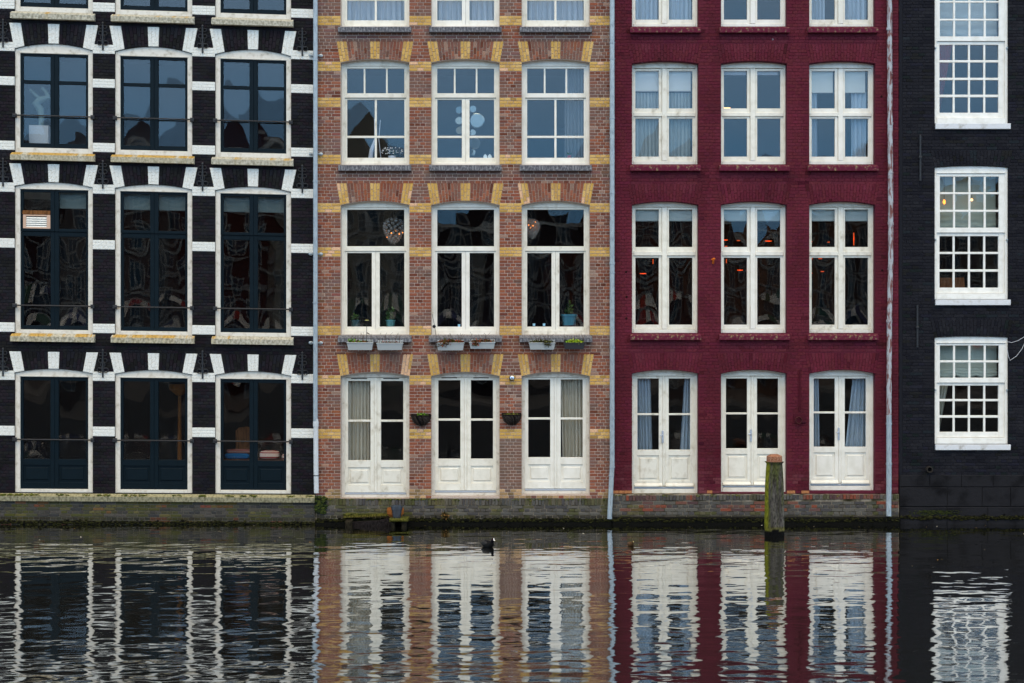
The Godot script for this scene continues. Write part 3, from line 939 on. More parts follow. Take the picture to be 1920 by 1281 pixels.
			for s in 2:
				var q := {"x0": a, "x1": mid - 2.4, "y0": 708.4 + lean * 0.4, "y1": h.yb - 10.0, "sl": 6.0, "sr": 7.5, "tr": 6.5, "br": 12.0, "z": -0.16, "hb": [[788.0 + lean * 0.6, 792.0 + lean * 0.6]], "panel": [864.4 + lean * 0.8, 878.0 + lean * 0.8, 911.0 + lean], "wave": 1.2}
				if s == 1: q.x0 = mid + 2.4; q.x1 = b; q.sl = 7.5; q.sr = 6.0
				sash(win, "door_leaf", q, mw)
				var vm := MB.new()
				pbox(vm, q.x0 + 12.0, q.x1 - 14.0, 709.6 + lean * 0.4, 711.2 + lean * 0.4, -0.165, -0.157)
				part(win, "vent_slot", vm, M.gap)
			var pm := MB.new()
			pbox(pm, mid - 2.3, mid + 2.3, 708.4, h.yb - 10.2, -0.2, -0.146, 0.006)
			part(win, "meeting_post", pm, mw)
			var tm := MB.new()
			pbox(tm, a + 0.2, b - 0.2, h.yb - 9.6, h.yb - 6.2, -0.19, -0.12, 0.004)
			part(win, "threshold", tm, M.alu)
	# brick foot with a soldier course
	var fm := MB.new()
	pbox(fm, x0 + 0.4, x1 - 0.4, 935.5, 1010, -0.34, 0.045)
	part(house, "foot_wall", fm, M.pale_mortar)
	var bm := MB.new()
	var e := x0 + 1.0
	while e < x1 - 4.0:
		var w := rng.randf_range(5.6, 6.8)
		var bk := {"x0": e, "x1": minf(e + w, x1), "y0": 934.5, "y1": 947.5}
		brick_into_foot(bm, bk, plinth_col(bk, 1), 0.062)
		e += w
	for b in courses(x0 + 1, x1 - 1, 947.5, 978, [], []): brick_into_foot(bm, b, plinth_col(b, 1), 0.056)
	part(house, "foot_brickwork", bm, M.brick, "stuff")
	var wm := MB.new()
	pbox(wm, x0, x1, 976, 1010, 0.0, 0.10, 0.02)
	part(house, "waterline_beam", wm, M.wet)
	room(house, x0, x1, [-310.0, 62.0, 325.0, 650.0, 930.0], 4.2, [M.room, M.room, M.room_dark, M.room_dark])
	roof(house, x0, x1, -322, 5.0, 3.0)
	pipe(house, [[1147.3, -300, 0.08], [1147.3, 870, 0.08], [1146.0, 895, 0.085], [1142.2, 972, 0.11]], 0.047, M.zinc, [[1147.3, 82, 1.0, 0.08], [1147.3, 112, 1.2, 0.08], [1147.3, 223, 1.0, 0.08], [1147.3, 363, 1.0, 0.08], [1147.3, 494, 2.2, 0.08], [1147.3, 512, 1.0, 0.08], [1147.3, 652, 1.0, 0.08], [1147.3, 784, 1.0, 0.08], [1147.3, 875, 2.0, 0.08], [1145.7, 891, 1.0, 0.085]], "zinc drainpipe that bends to the left at its foot")
	# round wall lamp
	var lm := MB.new()
	lm.lathe(Vector3.ZERO, PackedVector2Array([Vector2(0.001, 0.0), Vector2(0.05, 0.0), Vector2(0.05, 0.07), Vector2(0.042, 0.08)]), 16, L(40, 40, 42))
	for i in lm.v.size():
		lm.v[i] = Vector3(X(959.5) + lm.v[i].x, Y(709) + lm.v[i].z, lm.v[i].y); lm.n[i] = Vector3(lm.n[i].x, lm.n[i].z, lm.n[i].y)
	for i in range(0, lm.ix.size(), 3):
		var t := lm.ix[i]; lm.ix[i] = lm.ix[i + 1]; lm.ix[i + 1] = t
	var wl := part(house, "wall_lamp", lm, M.glossy)
	var gl := MB.new()
	gl.ball(Vector3(X(960), Y(708.5), 0.078), Vector3(0.043, 0.043, 0.02))
	part(wl, "reflector", gl, M.chrome)
	var mm := MB.new()
	for k in 500:
		var px := rng.randf_range(594, 1140)
		if n_a.get_noise_2d(px * 1.5, 90.0) < -0.02: continue
		tuft(mm, Vector3(X(px), Y(935.0 + absf(rng.randfn(0, 1.5))), 0.05 + rng.randf() * 0.02), 0.010, [L(84, 90, 36), L(60, 66, 28), L(104, 100, 46)])
	for k in 160:
		tuft(mm, Vector3(X(rng.randf_range(593, 612)), Y(rng.randf_range(930, 962)), 0.075), 0.022, [L(40, 52, 24), L(26, 30, 22), L(60, 68, 30)])
	algae(mm, x0 + 1.0, x1 - 1.0, 974.5, 0.095)
	part(house, "moss", mm, M.moss, "stuff")


# ---------------------------------------------------------------- the red house
func red_house() -> void:
	var x0 := 1147.0
	var x1 := 1685.0
	var house := thing("canal_house", "wine red painted brick house with white cross windows", "house", Vector3(X(1415), 0, 0), "row of canal houses standing in the water")
	var cols := [[1185.2, 1309.6], [1352.2, 1475.6], [1517.8, 1641.2]]
	var rows := [
		{"yt": -140.0, "rise": 5.0, "yb": 49.5, "at": -176.0, "k": 0, "dy": -258.5},
		{"yt": 119.5, "rise": 5.0, "yb": 308.0, "at": 82.0, "k": 0, "dy": 0.0},
		{"yt": 384.5, "rise": 6.5, "yb": 624.5, "at": 345.0, "k": 1, "dy": 0.0},
		{"yt": 701.0, "rise": 7.0, "yb": 925.0, "at": 662.0, "k": 2, "dy": 0.0}]
	var holes := []
	for ci in 3:
		for r in rows:
			var h: Dictionary = r.duplicate()
			h.x0 = cols[ci][0]; h.x1 = cols[ci][1]; h.out = 8.0; h.ci = ci
			if r.k == 2: h.yb = [926.5, 924.0, 921.0][ci]
			holes.append(h)
	var wall := backing(house, x0, x1, -300, 926, holes, cols, mat(S(86, 31, 45), 0.7, null, Vector3.ONE, null, 0.2, false))
	var list := courses(x0, x1, -300, 926, holes, [])
	var wine := func(b: Dictionary) -> Color:
		var q: float = 1.0 + 0.32 * n_a.get_noise_2d(b.x0 * 0.5, b.y0 * 0.35) + 0.10 * n_b.get_noise_2d(b.x0 * 1.5, b.y0 * 0.2) + rng.randf_range(-0.045, 0.045)
		if b.y0 > 690.0: q *= 0.9
		var c := Color(0.104 * q, 0.0160 * q, 0.0265 * q)
		if rng.randf() < 0.012: c = c.darkened(0.35)
		var px: float = (b.x0 + b.x1) / 2.0
		for h in holes:
			var under: float = b.y0 - h.yb - 10.0
			if h.k < 2 and under > 0.0 and under < 70.0:
				var e := minf(absf(px - h.x0 + 3.0), absf(px - h.x1 - 3.0))
				if e < 9.0: c = c.darkened(0.28 * (1.0 - under / 70.0) * rng.randf_range(0.4, 1.0))
				elif px > h.x0 and px < h.x1 and under < 30.0: c = c.lerp(L(112, 52, 64), 0.25 * rng.randf())
		if b.y0 > 850.0: c = c.lerp(L(120, 70, 74), clampf((b.y0 - 850.0) / 75.0, 0.0, 1.0) * clampf(n_b.get_noise_2d(px * 0.8, b.y0 * 1.4) * 1.6, 0.0, 0.6))
		if b.y0 > 915.0 and rng.randf() < 0.4: c = L(168, 112, 74)
		return c
	brick_wall(house, wall, list, wine, M.painted, 0.24, 0.0035)
	for h in holes:
		arch(house, h, [], wine, wine, M.painted, M.painted, 0.2, 0.003, [])
	for h in holes:
		var dy: float = h.dy
		var mw: Material = [M.white, M.white_b, M.white_c][(h.ci * 2 + int(h.yb / 200.0)) % 3]
		var z := -0.15
		var a: float = h.x0 + 3.6
		var b: float = h.x1 - 3.6
		var mid := (a + b) / 2.0
		if h.k < 2:
			var y := [126.0 + dy, 209.0 + dy, 216.0 + dy, 300.0 + dy] if h.k == 0 else [387.5, 470.5, 478.5, 617.0]
			var win := frame(house, "window", h, 3.6, y[0] - 0.8, y[3] + 0.4, z, mw)
			var xm := MB.new()
			pbox(xm, mid - 4.6, mid + 4.6, y[0], y[3], z - 0.1, z + 0.006, 0.006)
			pbox(xm, a, mid - 4.6, y[1], y[2], z - 0.1, z + 0.004, 0.006)
			pbox(xm, mid + 4.6, b, y[1], y[2], z - 0.1, z + 0.004, 0.006)
			part(win, "cross_bar", xm, mw)
			for i in 2:
				for j in 2:
					var q := {"x0": a if i == 0 else mid + 4.8, "x1": mid - 4.8 if i == 0 else b, "y0": y[j * 2], "y1": y[j * 2 + 1], "sl": 4.0, "sr": 5.6, "tr": 4.0, "br": 8.2, "z": z - 0.025, "wave": 0.6 if h.k == 0 and j == 0 else 1.6}
					if i == 1: q.sl = 4.0; q.sr = 5.6
					sash(win, "casement", q, mw)
			sill(win, h, 4.0, h.yb + 0.8, h.yb + 5.0, h.yb + 13.0, 0.10, M.sill_red)
		else:
			var win := frame(house, "french_door", h, 4.6, 705.5, h.yb - 8.0, z, mw)
			a = h.x0 + 4.6; b = h.x1 - 6.5
			mid = (a + b) / 2.0
			var jm := MB.new()
			pbox(jm, b, h.x1 - 4.6, 705.5, h.yb - 8.2, z - 0.1, z - 0.012, 0.004)
			part(win, "inner_jamb", jm, mw)
			var lean: float = h.yb - 926.5
			for s in 2:
				var q := {"x0": a, "x1": mid - 2.1, "y0": 705.8, "y1": h.yb - 12.0, "sl": 6.8, "sr": 7.2, "tr": 4.6, "br": 9.0, "z": z - 0.028, "hb": [[776.0 + lean * 0.6, 779.6 + lean * 0.6]], "panel": [844.7 + lean, 855.6 + lean, 903.5 + lean], "wave": 1.5}
				if s == 1: q.x0 = mid + 2.1; q.x1 = b; q.sl = 7.2; q.sr = 6.8
				sash(win, "door_leaf", q, mw)
				var dm := MB.new()
				dm.along_x(PackedVector2Array([Vector2(z - 0.025, Y(h.yb - 12.5)), Vector2(z + 0.015, Y(h.yb - 12.5)), Vector2(z + 0.015, Y(h.yb - 14.5)), Vector2(z - 0.025, Y(h.yb - 19.0))]), X(q.x0 + 1.0), X(q.x1 - 1.0), PackedColorArray([Color.WHITE]))
				part(win, "drip_rail", dm, mw)
			var pm := MB.new()
			pbox(pm, mid - 2.0, mid + 2.0, 705.8, h.yb - 12.2, z - 0.08, z - 0.014, 0.008)
			part(win, "meeting_post", pm, mw)
			var tm := MB.new()
			pbox(tm, a, b, h.yb - 11.6, h.yb - 8.6, z - 0.06, z - 0.01, 0.004)
			part(win, "threshold", tm, M.alu)
			var hm := MB.new()
			var hy := 820.0 + lean
			hm.box(X(mid - 4.2), X(mid - 0.6), Y(hy + 11.5), Y(hy - 11.5), z - 0.015, z - 0.004, Color.WHITE, 0.004)
			hm.tube(PackedVector3Array([Vector3(X(mid - 2.6), Y(hy - 3), z - 0.01), Vector3(X(mid - 2.6), Y(hy - 3), z + 0.045), Vector3(X(mid - 8.0), Y(hy - 3), z + 0.05)]), PackedFloat32Array([0.011]), 8)
			hm.ball(Vector3(X(mid - 2.6), Y(hy + 5), z - 0.002), Vector3(0.01, 0.01, 0.008))
			part(win, "handle", hm, M.alu)
	# foot
	var fm := MB.new()
	pbox(fm, x0 + 0.4, x1 - 0.4, 926.5, 1010, -0.34, 0.045)
	part(house, "foot_wall", fm, M.pale_mortar)
	var bm := MB.new()
	var e := x0 + 1.0
	while e < x1 - 4.0:
		var w := rng.randf_range(5.6, 6.8)
		var lift := (e - x0) / (x1 - x0) * 4.0
		var bk := {"x0": e, "x1": minf(e + w, x1), "y0": 928.5 - lift * 0.6, "y1": 939.5 - lift}
		brick_into_foot(bm, bk, plinth_col(bk, 2), 0.062)
		e += w
	for b in courses(x0 + 1, x1 - 1, 939.5, 972, [], []): brick_into_foot(bm, b, plinth_col(b, 2), 0.056)
	part(house, "foot_brickwork", bm, M.brick, "stuff")
	var wm := MB.new()
	pbox(wm, x0, x1, 969, 1010, 0.0, 0.10, 0.02)
	part(house, "waterline_beam", wm, M.wet)
	room(house, x0, x1, [-310.0, 62.0, 322.0, 640.0, 922.0], 4.2, [M.room, M.room, M.room_dark, M.room_dark])
	roof(house, x0, x1, -322, 5.0, 3.0)
	# flaking drainpipe with its new zinc foot
	pipe(house, [[1665.6, -300, 0.08], [1666.5, 150, 0.08], [1668.0, 330, 0.08], [1668.5, 480, 0.08], [1666.0, 600, 0.08], [1665.0, 780, 0.08]], 0.047, M.flaked, [[1665.6, 56, 2.4, 0.08], [1667.0, 140, 0.7, 0.08], [1667.4, 233, 2.4, 0.08], [1668.2, 325, 0.8, 0.08], [1668.4, 420, 2.4, 0.08], [1667.6, 505, 0.8, 0.08], [1665.6, 602, 2.4, 0.08]], "drainpipe with flaking pale paint and rust")
	pipe(house, [[1665.0, 778, 0.082], [1665.0, 905, 0.082], [1664.4, 945, 0.085], [1664.0, 967, 0.11]], 0.050, M.zinc, [[1665.0, 794, 2.0, 0.082], [1665.0, 869, 2.0, 0.082]], "new zinc drainpipe foot")
	# mooring ring, conduit and the small orange fitting
	var rm := MB.new()
	pbox(rm, 1488, 1510, 776, 794, -0.01, 0.012, 0.006, L(72, 24, 36))
	rm.ring(Vector3(X(1497), Y(788), 0.04), 0.062, 0.011, L(70, 38, 36), Vector3(0.25, 0, 1).normalized())
	pbox(rm, 1500, 1511, 789.5, 793, 0.0, 0.03, 0.005, L(66, 26, 34))
	part(house, "mooring_ring", rm, M.plain)
	var cm := MB.new()
	cm.tube(PackedVector3Array([Vector3(X(1499.5), Y(693), 0.012), Vector3(X(1499.5), Y(771), 0.012)]), PackedFloat32Array([0.014]), 8, L(74, 22, 36))
	part(house, "conduit", cm, M.plain)
	var om := MB.new()
	om.tube(PackedVector3Array([Vector3(X(1337), Y(494), 0.0), Vector3(X(1337), Y(490), 0.03), Vector3(X(1336), Y(486), 0.05)]), PackedFloat32Array([0.02, 0.018, 0.03]), 8, L(186, 96, 34))
	om.ball(Vector3(X(1338), Y(486), 0.045), Vector3(0.03, 0.024, 0.025), L(186, 96, 34))
	part(house, "orange_fitting", om, M.plain)
	for q in [[1174, 510], [1174.5, 597], [1654.5, 507], [1175, 557], [1449, 74], [1653, 181]]:
		var km := MB.new()
		km.ball(Vector3(X(q[0]), Y(q[1]), 0.002), Vector3(0.02, 0.02, 0.008), L(30, 16, 20) if q[1] != 74 else L(130, 110, 112))
		part(house, "anchor_stud", km, M.plain)
	var mm := MB.new()
	for k in 260:
		var px := rng.randf_range(1150, 1660)
		if n_a.get_noise_2d(px * 1.2, 190.0) < 0.12: continue
		tuft(mm, Vector3(X(px), Y(928.0 + absf(rng.randfn(0, 1.5))), 0.055), 0.010, [L(84, 90, 36), L(104, 100, 46)])
	algae(mm, x0 + 1.0, x1 - 1.0, 974.5, 0.095)
	part(house, "moss", mm, M.moss, "stuff")


# ---------------------------------------------------------------- the black house at the right
func right_house() -> void:
	var x0 := 1686.5
	var x1 := 2260.0
	var house := thing("canal_house", "plain black brick house with white many-paned sash windows", "house", Vector3(X(1820), 0, 0), "row of canal houses standing in the water")
	var cols := [[1753.0, 1891.0], [2010.0, 2148.0]]
	var rows := [
		{"yt": -100.0, "rise": 3.0, "yb": 231.5, "at": -130.0, "up": [[-87, -56], [-51.5, -28], [-24.5, 0.5], [3.8, 34], [37.5, 67.3]], "mt": 76.0, "lo": [[82.5, 111.2], [115.6, 144.4], [148.8, 176.2], [181.0, 210.2]], "lf": 219.5},
		{"yt": 314.0, "rise": 3.0, "yb": 561.5, "at": 282.0, "up": [[330.5, 360], [363.7, 393], [397, 426.6]], "mt": 436.0, "lo": [[442.3, 472], [476, 504.8], [509.3, 539.2]], "lf": 549.5},
		{"yt": 633.0, "rise": 2.0, "yb": 833.0, "at": 600.0, "up": [[648, 676], [680, 708.6]], "mt": 718.0, "lo": [[723.4, 748.8], [753, 779.4], [784, 810.5]], "lf": 820.5}]
	var holes := []
	for c in cols:
		for r in rows:
			var h: Dictionary = r.duplicate()
			h.x0 = c[0]; h.x1 = c[1]; h.out = 8.0
			holes.append(h)
	var wall := backing(house, x0, x1, -330, 1010, holes, cols, mat(S(27, 28, 34), 0.7, null, Vector3.ONE, null, 0.2, false))
	var list := courses(x0 + 6, x1, -330, 892, holes, [])
	var dark := func(b: Dictionary) -> Color:
		var q := 0.9 + 0.5 * n_a.get_noise_2d(b.x0 * 0.9, b.y0 * 2.0) + rng.randf_range(-0.08, 0.08)
		return Color(0.0145 * q, 0.0148 * q, 0.0190 * q)
	brick_wall(house, wall, list, dark, M.painted, 0.34, 0.0045)
	var pm := MB.new()                     # broken bare bricks in the gap beside the red house
	for b in courses(1685.5, 1692.0, -330, 905, [], []):
		if rng.randf() < 0.85: brick_into_foot(pm, b, [L(64, 44, 40), L(44, 40, 40), L(28, 28, 32), L(84, 74, 68)][rng.randi() % 4], -0.012)
	part(house, "bare_brickwork", pm, M.brick, "stuff")
	for h in holes:
		arch(house, h, [], dark, dark, M.painted, M.painted, 0.2, 0.003, [])
		var win := frame(house, "window", h, 4.6, h.yt + 11.0, h.lf + 0.6, -0.04, M.white_cold)
		var a: float = h.x0 + 4.6
		var b: float = h.x1 - 4.6
		var vb := []
		for i in 3:
			var x: float = h.x0 + 36.0 + i * 28.8
			vb.append([x + 0.3, x + 4.0])
		for s in 2:
			var g: Array = h.up if s == 0 else h.lo
			var hb := []
			for i in g.size() - 1: hb.append([g[i][1], g[i + 1][0]])
			var y0: float = h.yt + 11.4 if s == 0 else h.mt + 0.5
			var y1: float = h.mt if s == 0 else h.lf
			sash(win, "upper_sash" if s == 0 else "lower_sash", {"x0": a, "x1": b, "y0": y0, "y1": y1, "sl": 6.5, "sr": 11.3, "tr": g[0][0] - y0, "br": y1 - g[g.size() - 1][1], "z": -0.055 - 0.03 * s, "vb": vb, "hb": hb, "wave": 1.0}, M.white_cold)
		var sm := MB.new()
		pbox(sm, h.x0 + 0.5, h.x1 + 3.0, h.yb + 0.6, h.yb + 11.0, -0.1, 0.05, 0.006)
		part(win, "sill", sm, M.sill_white)
		for e in [h.x0 + 2.0, h.x1 - 2.0]:
			var km := MB.new()
			pbox(km, e - 1.2, e + 1.2, h.mt + 12.0, h.mt + 15.0, -0.04, 0.0, 0.003)
			part(win, "catch", km, M.zinc)
	# rendered foot of the wall in uneven slabs
	var e := x0 - 0.5
	for y in [[890.5, 913.0], [913.5, 950.0], [950.5, 1010.0]]:
		e = x0 - 0.5
		while e < x1:
			var f := minf(e + rng.randf_range(48, 96), x1)
			var bm := MB.new()
			pbox(bm, e + 0.2, f - 0.2, y[0] + rng.randf_range(0.0, 0.5), y[1], -0.02, 0.03 + rng.randf_range(-0.008, 0.01) + (0.012 if y[0] > 940 else 0.0), 0.01)
			part(house, "render_slab", bm, M.plaster)
			e = f
	for q in [[1725.5, 253, 340], [1720.0, 572, 652]]:
		var am := MB.new()
		pbox(am, q[0] - 1.8, q[0] + 1.8, q[1], q[2], -0.01, 0.03, 0.008)
		pbox(am, q[0] - 3.0, q[0] + 3.0, q[1] + 40, q[1] + 44, -0.01, 0.04, 0.008)
		part(house, "wall_anchor", am, M.iron)
	var sm := MB.new()
	sm.lathe(Vector3.ZERO, PackedVector2Array([Vector2(0.04, -0.05), Vector2(0.042, 0.09), Vector2(0.06, 0.09), Vector2(0.06, -0.05)]), 16, L(50, 48, 46))
	for i in sm.v.size():
		sm.v[i] = Vector3(X(1741.5) + sm.v[i].x, Y(880) - sm.v[i].z, sm.v[i].y); sm.n[i] = Vector3(sm.n[i].x, -sm.n[i].z, sm.n[i].y)
	part(house, "pipe_stub", sm, M.plain)
	var cm := MB.new()
	for c in [[[1888, 641], [1896, 642.5], [1908, 639], [1921, 631], [2010, 600]], [[1888, 655], [1890, 668], [1893, 676], [1905, 668], [1915, 655], [1921, 643], [2010, 610]]]:
		var path := PackedVector3Array()
		for q in c: path.append(Vector3(X(q[0]), Y(q[1]), 0.03))
		cm.tube(path, PackedFloat32Array([0.005]), 6, L(190, 192, 196))
	part(house, "cable", cm, M.plain)
	room(house, x0, x1, [-340.0, 268.0, 600.0, 900.0], 4.2, [M.room, M.room_dark, M.room_dark])
	roof(house, x0, x1, -352, 5.0, 3.0)
	var mm := MB.new()
	for k in 420:
		tuft(mm, Vector3(X(clampf(rng.randfn(1750, 20), 1705, 1810)), Y(957.0 + absf(rng.randfn(0, 5.0))), 0.045), 0.012, [L(50, 56, 26), L(40, 46, 24), L(32, 36, 22)])
	algae(mm, x0, 1930.0, 970.0, 0.05)
	part(house, "moss", mm, M.moss, "stuff")


# ---------------------------------------------------------------- things in the windows
func face_front(mb: MB) -> void:        # turns a sheet round when it was laid facing away from the water
	var sum := 0.0
	for q in mb.n: sum += q.z
	if sum >= 0.0: return
	for i in mb.n.size(): mb.n[i] = -mb.n[i]
	for i in range(0, mb.ix.size(), 3):
		var t := mb.ix[i + 1]; mb.ix[i + 1] = mb.ix[i + 2]; mb.ix[i + 2] = t

func curtain(label: String, x0: float, x1: float, y0: float, y1: float, z: float, folds: int, col: Color, x0b := -1.0, x1b := -1.0, deep := 0.035) -> void:
	if x0b < 0.0: x0b = x0
	if x1b < 0.0: x1b = x1
	var mb := MB.new()
	var ph := rng.randf() * TAU
	mb.sheet(folds * 8, 10, func(a: float, b: float) -> Vector3:
		var x := lerpf(lerpf(x0, x0b, b), lerpf(x1, x1b, b), a)
		var w := sin(a * folds * TAU + ph) + 0.5 * sin(a * folds * 2.3 * TAU + ph * 2.0 + b)
		return Vector3(X(x), Y(lerpf(y1, y0, 1.0 - b) if false else lerpf(y0, y1, b)), z + deep * w * (0.5 + 0.5 * b)),
		func(_a: float, _b: float) -> Color: return col)
	face_front(mb)
	single("curtain", mb, M.cloth, label, "curtain", Vector3(X((x0 + x1) / 2), Y(y1), z), "curtains hanging in the windows")

func roller(label: String, x0: float, x1: float, y0: float, y1: float, z: float, col: Color, group := "roller blinds in the red house") -> void:
	var t := thing("roller_blind", label, "blind", Vector3(X((x0 + x1) / 2), Y(y0), z), "roller blinds in the red house")
	var mb := MB.new()
	mb.box(X(x0), X(x1), Y(y1), Y(y0), z - 0.003, z, col)
	part(t, "fabric", mb, M.cloth)
	var rm := MB.new()
	rm.box(X(x0), X(x1), Y(y1 + 1.6), Y(y1), z - 0.008, z + 0.006, col.darkened(0.5), 0.003)
	part(t, "bottom_bar", rm, M.plain)

func roman(label: String, x0: float, x1: float, y0: float, y1: float, z: float, col: Color, folds: int) -> void:
	var mb := MB.new()
	mb.sheet(24, 40, func(a: float, b: float) -> Vector3:
		var y := lerpf(y0, y1, b)
		var f := clampf((b - 0.62) / 0.38, 0.0, 1.0)
		var sag := sin(fmod(a * 3.0, 1.0) * PI) * 3.5 * f
		return Vector3(X(lerpf(x0, x1, a)), Y(y + sag), z + f * 0.03 * absf(sin(b * folds * PI)) + 0.004 * sin(a * 9.0)),
		func(_a: float, _b: float) -> Color: return col)
	face_front(mb)
	single("roman_blind", mb, M.cloth, label, "blind", Vector3(X((x0 + x1) / 2), Y(y0), z), "folded blinds in the right-hand black house")

func omni(at: Vector3, col: Color, e: float) -> void:
	var l := OmniLight3D.new()
	l.name = numbered("lamp_light")
	l.light_color = col; l.light_energy = e; l.light_size = 0.04; l.omni_range = 8.0; l.omni_attenuation = 2.0; l.shadow_enabled = true
	l.position = at
	add_child(l)

func interiors() -> void:
	var cold := L(196, 208, 216)
	var blue := L(168, 192, 212)
	var cream := L(208, 206, 190)
	var z := -0.31
	# brown house
	for i in 3:
		var w: float = [639.0, 809.0, 978.5][i]
		curtain("pale gathered curtain behind the top window, %s of the brown house" % ["left end", "middle", "right end"][i], w + 9, w + 119, -120, 42, z, 9, L(176, 190, 204))
	curtain("grey green curtain behind the left leaf of the brown house's first door", 648, 693, 710, 868, z, 6, cream)
	curtain("grey green curtain behind the right leaf of the brown house's third door", 1052, 1096, 708, 866, z, 6, cream, 1056, 1096)
	curtain("striped pale curtain at the right of the brown house window with a lamp-free dark pane", 1060, 1094, 122, 298, z - 0.05, 5, L(120, 132, 140))
	# red house
	curtain("pale blue curtain in the left casement of the red house's topmost first window", 1190, 1237, -120, 45, z, 5, blue)
	curtain("pale blue curtain in the right casement of the red house's topmost first window", 1251, 1299, -120, 45, z, 5, blue)
	curtain("pale blue curtain at the left of the red house's topmost last window", 1522, 1552, -120, 45, z, 4, blue)
	curtain("pale blue curtain at the right of the red house's topmost last window", 1582, 1631, -120, 45, z, 5, blue)
	roller("white blind drawn half down, left casement, first window below the red house's top row", 1191, 1237.5, 124, 166, z + 0.05, L(214, 224, 224))
	roller("white blind drawn half down, right casement, first window below the red house's top row", 1252, 1298, 124, 166, z + 0.05, L(214, 224, 224))
	curtain("short net curtain under the blind, left casement of the red house", 1191, 1237.5, 169, 204, z, 7, L(172, 190, 196))
	curtain("short net curtain under the blind, right casement of the red house", 1252, 1298, 169, 204, z, 7, L(172, 190, 196))
	curtain("long pleated grey curtain, lower left casement of the red house's first window", 1191, 1237, 218, 297, z, 6, L(160, 176, 176), 1191, 1240)
	curtain("long pleated grey curtain, lower right casement of the red house's first window", 1252, 1298, 218, 297, z, 6, L(160, 176, 176), 1250, 1298)
	roller("white blind rolled almost up, left casement of the red house's middle window", 1358, 1403, 124, 135, z + 0.05, L(190, 200, 210))
	roller("white blind rolled almost up, right casement of the red house's middle window", 1418, 1463, 124, 135, z + 0.05, L(190, 200, 210))
	roller("white blind drawn half down, left casement of the red house's last window", 1522, 1567, 124, 169, z + 0.05, L(208, 220, 218))
	roller("white blind drawn half down, right casement of the red house's last window", 1582, 1628, 124, 169, z + 0.05, L(208, 220, 218))
	curtain("thin blue curtain at the left edge of the red house's last window under its blind", 1521, 1538, 169, 298, z, 3, blue)
	curtain("thin blue curtain at the right edge of the red house's last window under its blind", 1603, 1631, 169, 298, z, 3, blue)
	var nth := ["first", "middle", "last"]
	for i in 3:
		var w: float = [1185.2, 1352.2, 1517.8][i]
		for s in 2:
			roller("short white blind at the head of the tall red house window, %s window, %s light" % [nth[i], "left" if s == 0 else "right"], w + 5 + s * 60, w + 54 + s * 62, 386, 411.5, z + 0.05, L(186, 206, 208))
	curtain("light blue curtain behind the left leaf of the red house's first door", 1192, 1222, 703, 850, z, 5, blue, 1194, 1226)
	curtain("light blue curtain behind the right leaf of the red house's first door", 1287, 1300, 703, 850, z, 3, blue, 1278, 1300)
	curtain("light blue curtain behind the left leaf of the red house's last door", 1524, 1541, 703, 848, z, 3, blue, 1524, 1543)
	curtain("light blue curtain behind the right leaf of the red house's last door", 1606, 1632, 703, 848, z, 4, blue, 1590, 1632)
	# black house
	# right-hand house
	roman("pale green folded blind in the topmost window of the right-hand black house", 1762, 1878, -90, 66, z, L(176, 194, 200), 9)
	roman("pale green folded blind behind two lit bulbs, right-hand black house", 1762, 1878, 325, 425, z - 0.06, L(170, 192, 184), 9)
	roman("pleated pale blind of the lowest window, right-hand black house", 1762, 1878, 644, 706, z, L(186, 204, 196), 12)
	curtain("pale curtain swept to the left in the lowest window of the right-hand black house", 1760, 1788, 712, 818, z, 4, L(196, 208, 200), 1760, 1768)
	curtain("dark red drape in the lower left panes of the right-hand house's topmost window", 1760, 1794, 78, 216, z, 3, L(130, 24, 42), 1760, 1768)
	for q in [[1776.0, 377.0, 0.026, 0.045], [1828.0, 373.0, 0.024, 0.026]]:
		var t := thing("pendant_bulb", "lit bulb hanging in the %s pane column of the right-hand house" % ("first" if q[0] < 1800 else "third"), "lamp", Vector3(X(q[0]), Y(q[1]), -0.2), "bulbs before the folded blind")
		var bm := MB.new()
		bm.ball(Vector3(X(q[0]), Y(q[1]), -0.2), Vector3(q[2], q[3], q[2]))
		part(t, "bulb", bm, M.bulb if q[0] < 1800 else M.warm)
		var wm := MB.new()
		wm.tube(PackedVector3Array([Vector3(X(q[0]), Y(q[1]) + q[3], -0.2), Vector3(X(q[0]), Y(326), -0.2)]), PackedFloat32Array([0.004]), 6, L(60, 60, 60))
		part(t, "flex", wm, M.plain)
		omni(Vector3(X(q[0]), Y(q[1]), -0.2), S(255, 170, 90), 0.01)
	var ch := thing("chair", "wooden chair with a curved back inside the right-hand house's middle window", "chair", Vector3(X(1796), Y(600), -0.7))
	var cm := MB.new()
	cm.sheet(12, 4, func(a: float, b: float) -> Vector3: return Vector3(X(lerpf(1766, 1826, a) + (b - 0.5) * 3.0 * (1.0 - 2.0 * a)), Y(lerpf(545, 518, b)), -0.6 - 0.12 * sin(a * PI)), func(_a: float, _b: float) -> Color: return Color.WHITE)
	part(ch, "backrest", cm, M.wood)
	var sm := MB.new()
	pbox(sm, 1768, 1824, 556, 560, -1.1, -0.65, 0.01)
	part(ch, "seat", sm, M.wood)
	for q in [[1770, -0.68], [1820, -0.68], [1770, -1.06], [1820, -1.06]]:
		var lm := MB.new()
		pbox(lm, q[0] - 2, q[0] + 2, 546 if q[1] > -0.7 else 560, 600, q[1] - 0.03, q[1], 0.004)
		part(ch, "leg", lm, M.wood)
